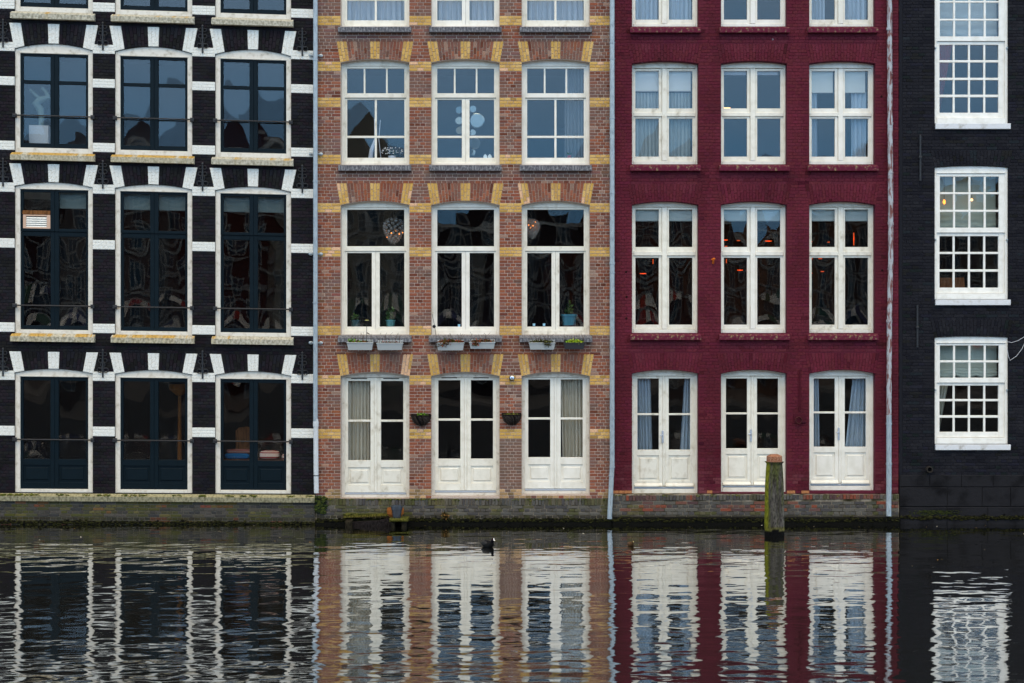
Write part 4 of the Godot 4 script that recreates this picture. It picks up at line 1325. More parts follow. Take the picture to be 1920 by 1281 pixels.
	# lamps made of shell discs in the brown house
	for q in [[733.0, 428.0, 24.0, "in the brown house's first tall window"], [998.0, 424.0, 17.0, "in the brown house's last tall window"]]:
		var t := thing("shell_chandelier", "shell chandelier with orange bulbs, %s" % q[3], "chandelier", Vector3(X(q[0]), Y(q[1]), -0.7), "shell chandeliers in the brown house")
		var gm := MB.new()
		for k in 90:
			var u := 1.0 - 2.0 * (k + 0.5) / 90.0
			var a := k * 2.399963
			var rr: float = q[2] * sqrt(1.0 - u * u) * (0.75 + 0.3 * u)
			gm.ball(Vector3(X(q[0] + rr * cos(a)), Y(q[1] - u * q[2]), -0.7 + rr * sin(a) * 0.01), Vector3(0.032, 0.032, 0.010), L(150, 152, 142), 8, 5)
		part(t, "shell_discs", gm, M.shell, "stuff")
		for k in 5:
			var bm := MB.new()
			var p := Vector3(X(q[0] + [-0.15, 0.2, 0.45, 0.75, -0.5][k] * q[2] * (1.0 if q[0] < 800 else -0.8)), Y(q[1] + [0.22, 0.05, 0.28, 0.18, 0.55][k] * q[2] * (1.0 if q[0] < 800 else -1.3)), -0.62 + rng.randf_range(-0.02, 0.04))
			bm.ball(p, Vector3(0.010, 0.013, 0.010) * [1.2, 0.8, 1.3, 0.9, 0.7][k], Color.WHITE, 8, 5)
			part(t, "bulb", bm, M.bulb)
			if k == 0: omni(p, S(255, 150, 60), 0.012)
		var wm := MB.new()
		wm.tube(PackedVector3Array([Vector3(X(q[0]), Y(q[1] - q[2]), -0.7), Vector3(X(q[0]), Y(335.5), -0.7)]), PackedFloat32Array([0.006]), 6, L(60, 60, 60))
		part(t, "flex", wm, M.plain)
	# orange light tubes in the red house
	var tubes := [[1366.0, 447.0, 11.0, 0, "middle window, upper left light, longest"], [1392.0, 448.0, 6.0, 0, "middle window, upper left light, at its right"], [1449.0, 449.0, 13.0, 0, "middle window, upper right light"], [1368.0, 459.0, 5.0, 0, "middle window, upper left light, lowest and shortest"], [1369.0, 487.0, 8.0, 1, "middle window, upright in the lower left light"], [1395.0, 504.5, 11.0, 0, "middle window, level in the lower left light"], [1210.0, 511.0, 12.0, 0, "first window, level in the lower left light"], [1229.0, 488.0, 9.0, 1, "first window, upright in the lower left light"], [1530.0, 450.0, 5.0, 0, "last window, upper left light, at its left"], [1564.0, 451.0, 4.0, 0, "last window, upper left light, at its right"], [1612.0, 445.0, 24.0, 1, "last window, long upright in the upper right light"], [1530.0, 482.5, 7.0, 0, "last window, lower left light, top left corner"], [1548.0, 482.5, 7.0, 0, "last window, lower left light, top right"], [1529.0, 510.0, 7.0, 0, "last window, lower left light, lower left one"], [1552.0, 507.0, 6.0, 0, "last window, lower left light, lower right one"]]
	for i in tubes.size():
		var q: Array = tubes[i]
		var mb := MB.new()
		if q[3] == 0: mb.box(X(q[0] - q[2] / 2), X(q[0] + q[2] / 2), Y(q[1]) - 0.008, Y(q[1]) + 0.008, -0.52, -0.5, Color.WHITE, 0.004)
		else: mb.box(X(q[0]) - 0.008, X(q[0]) + 0.008, Y(q[1] + q[2] / 2), Y(q[1] - q[2] / 2), -0.52, -0.5, Color.WHITE, 0.004)
		single("orange_light_tube", mb, M.neon, "orange light tube, red house's tall %s" % q[4], "lamp", Vector3(X(q[0]), Y(q[1]), -0.5), "orange light tubes in the red house")
		if q[2] > 9.0: omni(Vector3(X(q[0]), Y(q[1]), -0.48), S(255, 110, 30), 0.004)
	settle = true
	for q in [[107.0, 163.0, "first window, right light"], [225.0, 281.0, "second window, left light"], [294.0, 350.0, "second window, right light"], [413.0, 468.0, "third window, left light"], [481.0, 536.0, "third window, right light"]]:
		roller("dull teal blind at the head of the banded house's tall %s" % q[2], q[0], q[1], 352, 388, -0.16, L(92, 112, 116), "teal blinds in the banded house")
	# sculpture on a white block, black house
	var pd := thing("sculpture", "pale green figure sculpture bending over, in the upper window of the banded house", "sculpture", Vector3(X(60), Y(229), -0.5))
	var fm := MB.new()
	fm.tube(PackedVector3Array([Vector3(X(62), Y(231), -0.5), Vector3(X(63), Y(212), -0.5), Vector3(X(60), Y(198), -0.5), Vector3(X(52), Y(188), -0.5), Vector3(X(60), Y(181), -0.5), Vector3(X(74), Y(176), -0.5), Vector3(X(79), Y(174), -0.5)]), PackedFloat32Array([0.05, 0.055, 0.075, 0.08, 0.07, 0.045, 0.04]), 10, L(104, 126, 124))
	fm.tube(PackedVector3Array([Vector3(X(60), Y(180), -0.5), Vector3(X(52), Y(172), -0.46), Vector3(X(42), Y(162), -0.42)]), PackedFloat32Array([0.04, 0.032, 0.025]), 8, L(104, 126, 124))
	fm.tube(PackedVector3Array([Vector3(X(76), Y(176), -0.5), Vector3(X(70), Y(164), -0.52), Vector3(X(63), Y(158), -0.52)]), PackedFloat32Array([0.045, 0.035, 0.03]), 8, L(104, 126, 124))
	part(pd, "figure", fm, M.plain)
	var bm2 := MB.new()
	pbox(bm2, 43, 80, 231, 290, -0.72, -0.36, 0.004, L(176, 184, 188))
	single("plinth", bm2, M.plain, "white square plinth under the pale sculpture in the banded house", "plinth", Vector3(X(61), Y(290), -0.54))
	# cushions and a bench in the last door of the black house
	var bench := thing("bench", "low brown bench behind the glass of the banded house's last door", "bench", Vector3(X(478), Y(925), -0.75))
	var bm := MB.new()
	pbox(bm, 408, 548, 862, 866, -0.95, -0.3, 0.01, L(70, 46, 30))
	part(bench, "seat", bm, M.plain)
	for x in [412.0, 536.0]:
		var lm := MB.new()
		pbox(lm, x, x + 8, 866, 925, -0.9, -0.4, 0.01, L(60, 40, 28))
		part(bench, "leg", lm, M.plain)
	cushion("blue cushion on the bench behind the banded house's last door", 412, 460, 851, 862, L(28, 84, 130), L(28, 84, 130), -0.5)
	cushion("red and white striped cushion in the middle of the bench, banded house", 479, 517, 845, 862, L(214, 196, 180), L(150, 40, 44), -0.5)
	cushion("red and white striped cushion at the right end of the bench, banded house", 522, 545, 851, 862, L(214, 196, 180), L(150, 40, 44), -0.5)
	cushion("dull red striped bolster behind the blue cushion, banded house", 412, 466, 844, 853, L(130, 100, 96), L(110, 50, 48), -0.66)
	var wc := thing("chair", "brown wooden chair behind the bench in the banded house's last door", "chair", Vector3(X(435), Y(925), -1.3))
	var wm2 := MB.new()
	wm2.prism(PackedVector2Array([P(420, 862), P(420, 812), P(426, 806), P(440, 804), P(454, 806), P(460, 812), P(460, 862)]), -1.3, -1.26)
	part(wc, "backrest", wm2, M.wood)
	var wm3 := MB.new()
	pbox(wm3, 420, 460, 870, 876, -1.7, -1.25, 0.01)
	part(wc, "seat", wm3, M.wood)
	for q in [[422.0, -1.3], [456.0, -1.3], [422.0, -1.65], [456.0, -1.65]]:
		var lm := MB.new()
		pbox(lm, q[0], q[0] + 4, 862 if q[1] > -1.4 else 876, 925, q[1] - 0.04, q[1], 0.004)
		part(wc, "leg", lm, M.wood)
	var lamp := thing("floor_lamp", "tall lamp with an ochre shade behind the banded house's second door", "lamp", Vector3(X(320), Y(925), -0.8))
	var s1 := MB.new()
	s1.lathe(Vector3(X(320), Y(740), -0.8), PackedVector2Array([Vector2(0.06, -0.02), Vector2(0.2, 0.10), Vector2(0.21, 0.2)]), 18, L(150, 96, 30))
	part(lamp, "lamp_shade", s1, M.cloth)
	var s2 := MB.new()
	s2.tube(PackedVector3Array([Vector3(X(320), Y(925), -0.8), Vector3(X(320), Y(742), -0.8)]), PackedFloat32Array([0.05, 0.03]), 10, L(112, 72, 30))
	part(lamp, "stem", s2, M.plain)
	settle = false
	# brown house: hanging discs, hanging chair, flowers, pots
	for q in [[860.0, 202.0, 7.5, "highest of the left casement"], [886.0, 200.0, 7.0, "highest of the right casement"], [893.5, 222.0, 14.5, "the largest of all"], [885.5, 244.5, 6.5, "just under the largest one"], [861.0, 240.0, 8.0, "lowest of the left casement"], [889.0, 265.0, 11.0, "second largest, below the bar"], [884.0, 282.5, 7.0, "lowest of the right casement"], [860.0, 222.0, 8.0, "middle one of the left casement"]]:
		var mb := MB.new()
		mb.lathe(Vector3.ZERO, PackedVector2Array([Vector2(0.001, 0.006), Vector2(q[2] * 0.0088, 0.006), Vector2(q[2] * 0.01, 0.0), Vector2(q[2] * 0.0088, -0.006), Vector2(0.001, -0.006)]), 24)
		var tilt := Basis.from_euler(Vector3(PI / 2 + rng.randf_range(-0.25, 0.15), rng.randf_range(-0.3, 0.3), 0))
		for i in mb.v.size():
			mb.v[i] = tilt * mb.v[i] + Vector3(X(q[0]), Y(q[1]), -0.3); mb.n[i] = tilt * mb.n[i]
		single("mirror_disc", mb, M.mirror, "round mirror disc in the brown house's middle upper window, %s" % q[3], "mirror", Vector3(X(q[0]), Y(q[1]), -0.3), "mirror discs hung in a chain")
	for q in [[909.5, 290.5], [918.0, 290.5]]:
		var mb := MB.new()
		mb.prism(PackedVector2Array([P(q[0] - 3.6, 296), P(q[0] + 3.6, 296), P(q[0] + 3.6, 290), P(q[0], 286), P(q[0] - 3.6, 290)]), -0.26, -0.21, L(200, 214, 216))
		single("toy_house", mb, M.plain, "tiny white house ornament on the sill, the %s of two" % ("left" if q[0] < 912 else "right"), "ornament", Vector3(X(q[0]), Y(296), -0.23), "tiny house ornaments")
	var hc := thing("swing_seat", "pale blue hanging seat inside the brown house's first upper window", "seat", Vector3(X(698), Y(296), -0.5))
	var hm := MB.new()
	hm.tube(PackedVector3Array([Vector3(X(690), Y(293), -0.5), Vector3(X(692), Y(276), -0.5), Vector3(X(699), Y(254), -0.5), Vector3(X(698), Y(216), -0.5)]), PackedFloat32Array([0.09, 0.075, 0.035, 0.02]), 10, L(196, 208, 222), 0.5)
	part(hc, "shell", hm, M.plain)
	var hr := MB.new()
	hr.tube(PackedVector3Array([Vector3(X(710), Y(290), -0.5), Vector3(X(706), Y(255), -0.5), Vector3(X(709), Y(218), -0.5)]), PackedFloat32Array([0.008]), 6, L(196, 208, 222))
	part(hc, "rope", hr, M.plain)
	var fp := thing("flower_pot", "white pot of small white flowers in the brown house's first upper window", "flower pot", Vector3(X(733), Y(296), -0.3))
	var f1 := MB.new()
	f1.lathe(Vector3(X(733), Y(296), -0.3), PackedVector2Array([Vector2(0.06, 0), Vector2(0.08, 0.07), Vector2(0.07, 0.07)]), 14, L(190, 206, 222))
	part(fp, "pot", f1, M.glossy)
	var f2 := MB.new()
	f2.leaves(Vector3(X(733), Y(282), -0.3), Vector3(0.19, 0.07, 0.08), 120, 0.03, [L(46, 84, 60), L(36, 66, 50)], rng)
	part(fp, "foliage", f2, M.leaf, "stuff")
	var f3 := MB.new()
	for k in 46: f3.ball(Vector3(X(733 + rng.randf_range(-20, 20)), Y(279 + rng.randf_range(-5, 7)), -0.25 + rng.randf_range(-0.05, 0.05)), Vector3(0.010, 0.009, 0.01), L(225, 228, 230), 6, 4)
	part(fp, "blossom", f3, M.plain, "stuff")
	for q in [[730.0, 612.0, 9.5, L(64, 120, 124), 28.0, "first tall window, right casement"], [1068.0, 610.0, 16.0, L(40, 92, 110), 30.0, "last tall window, right casement"], [664.0, 613.0, 10.0, L(28, 56, 60), 14.0, "first tall window, left casement"], [1068.0, 293.5, 4.0, L(150, 30, 44), 2.0, "last upper window, beside the curtain"]]:
		var t := thing("potted_plant", "%s pot with a green plant inside the brown house's %s" % ["teal" if q[0] > 700 and q[1] > 400 else ("dark" if q[1] > 400 else "red"), q[5]], "plant", Vector3(X(q[0]), Y(q[1]), -0.28), "potted plants inside the brown house")
		var p1 := MB.new()
		p1.lathe(Vector3(X(q[0]), Y(q[1]), -0.28), PackedVector2Array([Vector2(q[2] * 0.0075, 0.0), Vector2(q[2] * 0.009, q[2] * 0.011), Vector2(q[2] * 0.01, q[2] * 0.011), Vector2(q[2] * 0.01, q[2] * 0.013), Vector2(q[2] * 0.008, q[2] * 0.013), Vector2(0.001, q[2] * 0.011)]), 16, q[3])
		part(t, "pot", p1, M.glossy)
		var p2 := MB.new()
		p2.leaves(Vector3(X(q[0]), Y(q[1] - q[2] * 1.1 - q[4] * 0.4), -0.28), Vector3(0.05 + q[2] * 0.002, q[4] * 0.005, 0.06), int(q[4] * 4), 0.06, [L(50, 78, 40), L(70, 96, 48), L(36, 60, 36)], rng, -0.2)
		part(t, "foliage", p2, M.leaf, "stuff")
	for q in [[1001.5, 610.0], [1020.5, 610.0], [860.0, 611.5]]:
		var c1 := MB.new()
		c1.lathe(Vector3(X(q[0]), Y(q[1] + 1), -0.2), PackedVector2Array([Vector2(0.001, 0.0), Vector2(0.022, 0), Vector2(0.026, 0.045), Vector2(0.02, 0.045)]), 12, L(150, 200, 226))
		single("cup", c1, M.glossy, "small light blue cup on the inner sill at %s" % ("the middle tall window" if q[0] < 900 else ("the last tall window, left one" if q[0] < 1010 else "the last tall window, right one")), "cup", Vector3(X(q[0]), Y(q[1] + 1), -0.2), "light blue cups on the sills")
	# small fir with lights in the red house
	var fir := thing("fir_tree", "small dark fir with a lit garland low in the red house's middle window", "fir tree", Vector3(X(1364), Y(298), -0.35))
	var t1 := MB.new()
	for k in 5: t1.leaves(Vector3(X(1364), Y(204 - k * 4.5), -0.35), Vector3(0.09 - k * 0.016, 0.03, 0.07), 50, 0.04, [L(30, 66, 60), L(24, 50, 46)], rng, 1.0)
	part(fir, "foliage", t1, M.leaf, "stuff")
	var t2 := MB.new()
	t2.tube(PackedVector3Array([Vector3(X(1364), Y(298), -0.35), Vector3(X(1364), Y(186), -0.35)]), PackedFloat32Array([0.012, 0.004]), 6, L(60, 44, 30))
	part(fir, "trunk", t2, M.plain)
	var t3 := MB.new()
	t3.tube(PackedVector3Array([Vector3(X(1358), Y(198.5), -0.27), Vector3(X(1373), Y(198.5), -0.27)]), PackedFloat32Array([0.008]), 6)
	part(fir, "light_garland", t3, M.warm)

func cushion(label: String, x0: float, x1: float, y0: float, y1: float, c0: Color, c1: Color, z: float) -> void:
	var mb := MB.new()
	var at := Vector3(X((x0 + x1) / 2), Y((y0 + y1) / 2), z)
	var r := Vector3((x1 - x0) / 200.0, (y1 - y0) / 200.0, 0.09)
	mb.sheet(20, 24, func(a: float, b: float) -> Vector3:
		var t := a * TAU; var p := (b - 0.5) * PI
		var s := func(k: float) -> float: return signf(k) * pow(absf(k), 0.55)
		return at + Vector3(s.call(cos(t)) * s.call(cos(p)) * r.x, s.call(sin(p)) * r.y, -s.call(sin(t)) * s.call(cos(p)) * r.z),
		func(_a: float, b: float) -> Color: return c0 if int(b * 9.0) % 2 == 0 else c1)
	single("cushion", mb, M.plain, label, "cushion", Vector3(at.x, Y(y1), z), "cushions on the bench")


# ---------------------------------------------------------------- things outside
func planters() -> void:
	var greens := [L(96, 134, 48), L(120, 150, 60), L(70, 104, 42)]
	var rusty := [L(92, 58, 40), L(120, 70, 44), L(70, 50, 36), L(150, 74, 50), L(64, 80, 36)]
	var spots := [
		[653.0, 701.5, 642.5, 656.5, "white plastic planter with fresh green sprouts, leftmost under the brown house's windows", greens + rusty, 60, 0.03, true, -2.0],
		[708.0, 757.0, 643.5, 656.5, "white plastic planter of bare brown soil stubble under the brown house's first window", rusty, 50, 0.02, true, 0.0],
		[820.0, 871.0, 643.0, 657.0, "white plastic planter overgrown with red brown leaves", rusty, 260, 0.035, true, 0.5],
		[880.5, 928.5, 642.0, 654.0, "white plastic planter with a dry brown tuft hanging over its left end", rusty, 150, 0.03, true, 0.0],
		[991.5, 1040.5, 643.0, 655.5, "white plastic planter with dark dry moss under the brown house's last window", [L(60, 60, 34), L(44, 44, 30), L(88, 88, 44)], 170, 0.026, true, 0.0],
		[1056.0, 1095.5, 643.0, 655.0, "black planter with bright yellow green leaves", [L(170, 190, 40), L(140, 170, 44), L(190, 200, 60), L(96, 130, 40)], 130, 0.03, false, 0.0]]
	for q in spots:
		var t := thing("planter_box", q[4], "planter", Vector3(X((q[0] + q[1]) / 2), Y(q[3]), 0.18), "planter boxes hung from the sills")
		var col := L(164, 168, 166) if q[8] else L(46, 46, 48)
		var mb := MB.new()
		var xa := X(q[0]); var xb := X(q[1]); var i := 0.025
		var yt := Y(q[2]); var yb := Y(q[3])
		var za := 0.125; var zc := 0.27
		var o := [Vector3(xa, yt, za), Vector3(xb, yt, za), Vector3(xb, yt, zc), Vector3(xa, yt, zc)]
		var u := [Vector3(xa + i, yb, za + 0.01), Vector3(xb - i, yb, za + 0.01), Vector3(xb - i, yb, zc - 0.03), Vector3(xa + i, yb, zc - 0.03)]
		for k in 4:
			var k2 := (k + 1) % 4
			mb.quad(u[k2], u[k], o[k], o[k2], col)
			var ci: Vector3 = o[k].lerp(Vector3((xa + xb) / 2, yt, (za + zc) / 2), 0.06); var cj: Vector3 = o[k2].lerp(Vector3((xa + xb) / 2, yt, (za + zc) / 2), 0.06)
			mb.quad(o[k], ci, cj, o[k2], col)
			mb.quad(ci, ci - Vector3(0, 0.03, 0), cj - Vector3(0, 0.03, 0), cj, col)
		mb.quad(u[0], u[1], u[2], u[3], col)
		mb.box(xa - 0.006, xb + 0.006, yt - 0.012, yt + 0.004, zc - 0.006, zc + 0.008, col, 0.003)
		for e in [xa, xb]: mb.box(e - 0.006, e + 0.006, yt - 0.012, yt + 0.004, za, zc - 0.006, col, 0.0)
		mb.box(xa + 0.01, xb - 0.01, yt - 0.0, yt + 0.055, za - 0.008, za, col, 0.002)      # raised back board
		part(t, "box", mb, M.glossy)
		var sm := MB.new()
		sm.box(xa + 0.01, xb - 0.01, yt - 0.025, yt - 0.012, za + 0.01, zc - 0.012)
		part(t, "soil", sm, M.soil)
		for e in [xa + 0.03, xb - 0.03]:
			var hm := MB.new()
			hm.tube(PackedVector3Array([Vector3(e, Y(634), 0.05), Vector3(e, Y(635.5), 0.115), Vector3(e, yt + 0.01, 0.121)]), PackedFloat32Array([0.006]), 6, L(60, 60, 62))
			part(t, "hook", hm, M.iron)
		var fm := MB.new()
		var mid := Vector3((xa + xb) / 2, yt + 0.004, 0.2)
		fm.leaves(mid, Vector3((xb - xa) * 0.5, 0.045 if q[6] > 60 else 0.03, 0.07), q[6] * 3, q[7] * 1.25, q[5], rng, 0.2)
		for k in 14:
			var tx := rng.randf_range(xa, xb)
			fm.tube(PackedVector3Array([Vector3(tx, yt, 0.2), Vector3(tx + rng.randf_range(-0.02, 0.02), yt + rng.randf_range(0.04, 0.14), 0.2), Vector3(tx + rng.randf_range(-0.06, 0.06), yt + rng.randf_range(0.1, 0.2), 0.2)]), PackedFloat32Array([0.0025]), 4, L(74, 58, 44))
		if q[6] > 140: fm.leaves(mid + Vector3(-0.12 if q[6] != 170 else 0.1, -0.02, 0.075), Vector3(0.16 if q[6] > 200 else 0.08, 0.06, 0.02), 140, 0.03, q[5], rng, 1.0)
		if q[0] < 660: fm.leaves(mid + Vector3(-0.16, 0.03, 0), Vector3(0.06, 0.04, 0.05), 90, 0.03, greens, rng, 0.2)
		part(t, "foliage", fm, M.leaf, "stuff")
	# flower-shaped garden spikes in two of the planters
	var k1 := thing("garden_spike", "thin garden spike with a small pale top, planter under the brown house's first window", "garden spike", Vector3(X(689), Y(640), 0.2))
	var m1 := MB.new()
	m1.tube(PackedVector3Array([Vector3(X(689), Y(641), 0.2), Vector3(X(689.5), Y(602), 0.2)]), PackedFloat32Array([0.005]), 6, L(50, 48, 44))
	m1.tube(PackedVector3Array([Vector3(X(689.2), Y(624), 0.2), Vector3(X(695), Y(627), 0.21)]), PackedFloat32Array([0.012, 0.006]), 6, L(40, 36, 34))
	part(k1, "stick", m1, M.plain)
	var m2 := MB.new()
	m2.ball(Vector3(X(689.5), Y(601), 0.2), Vector3(0.04, 0.008, 0.03), L(196, 190, 120))
	part(k1, "cap", m2, M.plain)
	var k2 := thing("garden_spike", "leaning garden spike with a dark teardrop, left of the brown house's middle planters", "garden spike", Vector3(X(820), Y(640), 0.2))
	var m3 := MB.new()
	m3.tube(PackedVector3Array([Vector3(X(820), Y(642), 0.2), Vector3(X(816), Y(612), 0.2), Vector3(X(811), Y(588), 0.2)]), PackedFloat32Array([0.005]), 6, L(50, 48, 44))
	part(k2, "stick", m3, M.plain)
	var m4 := MB.new()
	m4.ball(Vector3(X(815), Y(612.5), 0.205), Vector3(0.032, 0.03, 0.015), L(34, 34, 40))
	part(k2, "teardrop", m4, M.plain)
	var m5 := MB.new()
	m5.leaves(Vector3(X(811), Y(586), 0.2), Vector3(0.02, 0.012, 0.02), 14, 0.025, [L(190, 180, 160)], rng)
	part(k2, "dry_flower", m5, M.leaf, "stuff")
	# basket planters on the piers
	for q in [[771.0, 808.0, 776.0, "dark wicker wall basket with a bright green clump, left of the middle brown house door"], [941.0, 977.5, 774.5, "dark wicker wall basket rimmed with yellowish moss, right of the brown house's middle door"]]:
		var t := thing("wall_basket", q[3], "planter", Vector3(X((q[0] + q[1]) / 2), Y(q[2] + 22), 0.0), "wall baskets beside the middle door")
		var cx: float = (X(q[0]) + X(q[1])) / 2
		var hw: float = (X(q[1]) - X(q[0])) / 2
		var mb := MB.new()
		mb.sheet(24, 10, func(a: float, b: float) -> Vector3:
			var t2 := a * PI; var p := b * PI / 2
			var rough := 1.0 + 0.06 * sin(a * 60.0 + b * 11.0) * sin(b * 30.0)
			return Vector3(cx - cos(t2) * hw * cos(p) * rough, Y(q[2] + 3) - 0.19 * sin(p) * rough, 0.005 + 0.17 * sin(t2) * cos(p) * rough),
			func(a: float, b: float) -> Color: return L(34, 30, 28).lerp(L(70, 62, 58), 0.5 + 0.5 * sin(a * 47.0 + b * 31.0)))
		face_front(mb)
		part(t, "basket", mb, M.plain)
		var rm := MB.new()
		var path := PackedVector3Array()
		for i in 15: path.append(Vector3(cx - cos(PI * i / 14.0) * hw, Y(q[2] + 3), 0.01 + 0.17 * sin(PI * i / 14.0)))
		rm.tube(path, PackedFloat32Array([0.01]), 6, L(30, 28, 28))
		rm.box(cx - hw, cx + hw, Y(q[2] + 4), Y(q[2]), 0.004, 0.02, L(30, 28, 28), 0.004)
		part(t, "rim", rm, M.plain)
		for k in 26:
			var wm := MB.new()
			var a0 := rng.randf() * PI
			wm.tube(PackedVector3Array([Vector3(cx - cos(a0) * hw * 1.02, Y(q[2] + 4), 0.012 + 0.175 * sin(a0)), Vector3(cx - cos(a0 + 0.25) * hw * 0.85, Y(q[2] + 14), 0.012 + 0.155 * sin(a0 + 0.25)), Vector3(cx - cos(a0 + 0.5) * hw * 0.4, Y(q[2] + 22), 0.012 + 0.07 * absf(sin(a0 + 0.5)))]), PackedFloat32Array([0.006]), 5, L(64, 56, 52) if k % 3 else L(24, 22, 22))
			part(t, "strand", wm, M.plain)
		var fm := MB.new()
		if q[0] < 800: fm.leaves(Vector3(cx + 0.02, Y(q[2] + 2), 0.1), Vector3(0.1, 0.035, 0.07), 220, 0.028, [L(110, 150, 44), L(86, 130, 40), L(66, 100, 36)], rng, 0.5)
		fm.leaves(Vector3(cx, Y(q[2] + 3), 0.09), Vector3(hw * 0.85, 0.025, 0.07), 200, 0.022, [L(88, 78, 40), L(110, 120, 44), L(140, 140, 50)] if q[0] > 800 else [L(70, 56, 40), L(52, 44, 34)], rng, 0.5)
		part(t, "foliage", fm, M.leaf, "stuff")

func waterside() -> void:
	# mooring post
	var pz := 1.81
	var px := 4.624
	var post := thing("mooring_post", "weathered mossy wooden mooring post with a rusty iron cap", "mooring post", Vector3(px, 0, pz))
	var mb := MB.new()
	var prof := [[-0.8, 0.172], [0.0, 0.170], [0.10, 0.170], [0.11, 0.172], [0.5, 0.166], [0.9, 0.160], [1.1, 0.150], [1.31, 0.134]]
	mb.sheet(40, 60, func(a: float, b: float) -> Vector3:
		var y := lerpf(-0.8, 1.31, b)
		var r := 0.17
		for i in prof.size() - 1:
			if y >= prof[i][0] and y <= prof[i + 1][0]: r = lerpf(prof[i][1], prof[i + 1][1], (y - prof[i][0]) / (prof[i + 1][0] - prof[i][0]))
		var t := a * TAU
		var sq := 1.0 / pow(pow(absf(cos(t - 0.35)), 5.0) + pow(absf(sin(t - 0.35)), 5.0), 0.2)
		r *= lerpf(1.0, sq, 0.55) * 0.93 + 0.010 * n_b.get_noise_2d(cos(t) * 60.0, y * 12.0 + sin(t) * 60.0) + 0.006 * n_a.get_noise_2d(t * 160.0, y * 14.0)
		return Vector3(px + cos(t) * r, y, pz - sin(t) * r),
		func(a: float, b: float) -> Color:
			var y := lerpf(-0.8, 1.31, b)
			var t := a * TAU
			var c := L(92, 88, 82).lerp(L(66, 62, 58), 0.5 + n_b.get_noise_2d(t * 40.0, y * 40.0))
			var m := n_a.get_noise_2d(cos(t) * 90.0 + 40.0, y * 26.0) * 1.1 + 0.5 * n_b.get_noise_2d(t * 150.0, y * 60.0) + 1.3 * smoothstep(0.55, 1.0, cos(t - PI * 1.02)) + 0.05 + 0.30 * smoothstep(0.75, 1.3, y)
			c = c.lerp(L(74, 78, 40).lerp(L(120, 122, 24), smoothstep(0.6, 0.95, cos(t - PI * 1.02))), clampf(m * 1.4, 0.0, 0.9))
			if y < 0.16: c = c.lerp(L(104, 100, 44), 0.6)
			if y < 0.11 + 0.01 * sin(t * 3.0): c = L(20, 19, 17)
			return c)
	part(post, "timber", mb, M.old_wood)
	var cm := MB.new()
	cm.lathe(Vector3(px, 1.30, pz), PackedVector2Array([Vector2(0.137, -0.01), Vector2(0.139, 0.0), Vector2(0.136, 0.10), Vector2(0.125, 0.112), Vector2(0.07, 0.135), Vector2(0.001, 0.145)]), 28)
	part(post, "iron_cap", cm, M.rust)
	# mossy timber ledge in front of the brown house, with two pots
	var tl := thing("timber_landing", "mossy broken timber landing at the foot of the brown house", "landing", Vector3(X(705), 0, 0.35))
	var moss := [L(86, 84, 34), L(66, 68, 30)]
	var q1 := MB.new()
	q1.prism(PackedVector2Array([P(645, 969), P(646, 965.5), P(735, 961.5), P(737, 965)]), 0.12, 0.2, L(98, 92, 40))
	part(tl, "plank", q1, M.old_wood)
	var q2 := MB.new()
	q2.box(X(734), X(768), Y(972.5), Y(967), 0.12, 0.55, L(88, 86, 34), 0.02)
	part(tl, "plank", q2, M.old_wood)
	for q in [[652.0, 664.0, 972.0, 0.5], [737.0, 744.0, 973.0, 0.5], [756.0, 764.0, 973.0, 0.5]]:
		var q3 := MB.new()
		q3.box(X(q[0]), X(q[1]), -0.5, Y(q[2]), 0.2, q[3], L(44, 42, 30), 0.02)
		part(tl, "pile", q3, M.old_wood)
	var q4 := MB.new()
	q4.prism(PackedVector2Array([P(660, 990), P(660, 976), P(712, 973), P(736, 968), P(737, 990)]), 0.22, 0.3, L(40, 38, 34))
	part(tl, "plank", q4, M.old_wood)
	var q5 := MB.new()
	for k in 260: tuft(q5, Vector3(X(rng.randf_range(646, 735)), Y(965.0 - rng.randf() * 3.0), 0.13 + rng.randf() * 0.06), 0.012, moss)
	for k in 160: tuft(q5, Vector3(X(rng.randf_range(735, 768)), Y(967.0), 0.16 + rng.randf() * 0.38), 0.010, moss)
	part(tl, "moss", q5, M.moss, "stuff")
	var g1 := thing("plant_pot", "dark grey plastic plant pot on the mossy landing", "plant pot", Vector3(X(747), Y(967), 0.42))
	var w1 := MB.new()
	w1.lathe(Vector3(X(747), Y(967), 0.42), PackedVector2Array([Vector2(0.001, 0.0), Vector2(0.07, 0), Vector2(0.098, 0.16), Vector2(0.106, 0.16), Vector2(0.112, 0.225), Vector2(0.1, 0.225), Vector2(0.095, 0.19), Vector2(0.001, 0.19)]), 22, L(52, 54, 60))
	part(g1, "pot", w1, M.glossy)
	var g2 := thing("plant_pot", "orange terracotta pot half hidden behind the dark grey pot", "plant pot", Vector3(X(743), Y(967), 0.24))
	var w2 := MB.new()
	w2.lathe(Vector3(X(743), Y(967), 0.24), PackedVector2Array([Vector2(0.001, 0.0), Vector2(0.11, 0.0), Vector2(0.155, 0.06), Vector2(0.16, 0.13), Vector2(0.15, 0.17), Vector2(0.14, 0.17), Vector2(0.13, 0.13), Vector2(0.001, 0.12)]), 22, L(140, 84, 42))
	part(g2, "pot", w2, M.plain)
	var fe := MB.new()
	fe.leaves(Vector3(X(835), Y(966), 0.1), Vector3(0.06, 0.05, 0.03), 120, 0.05, [L(96, 70, 40), L(70, 62, 34), L(120, 90, 50)], rng, 1.0)
	single("fern", fe, M.leaf, "small withered fern growing from the brick foot under the brown house", "plant", Vector3(X(835), Y(972), 0.07))
	var lv := MB.new()
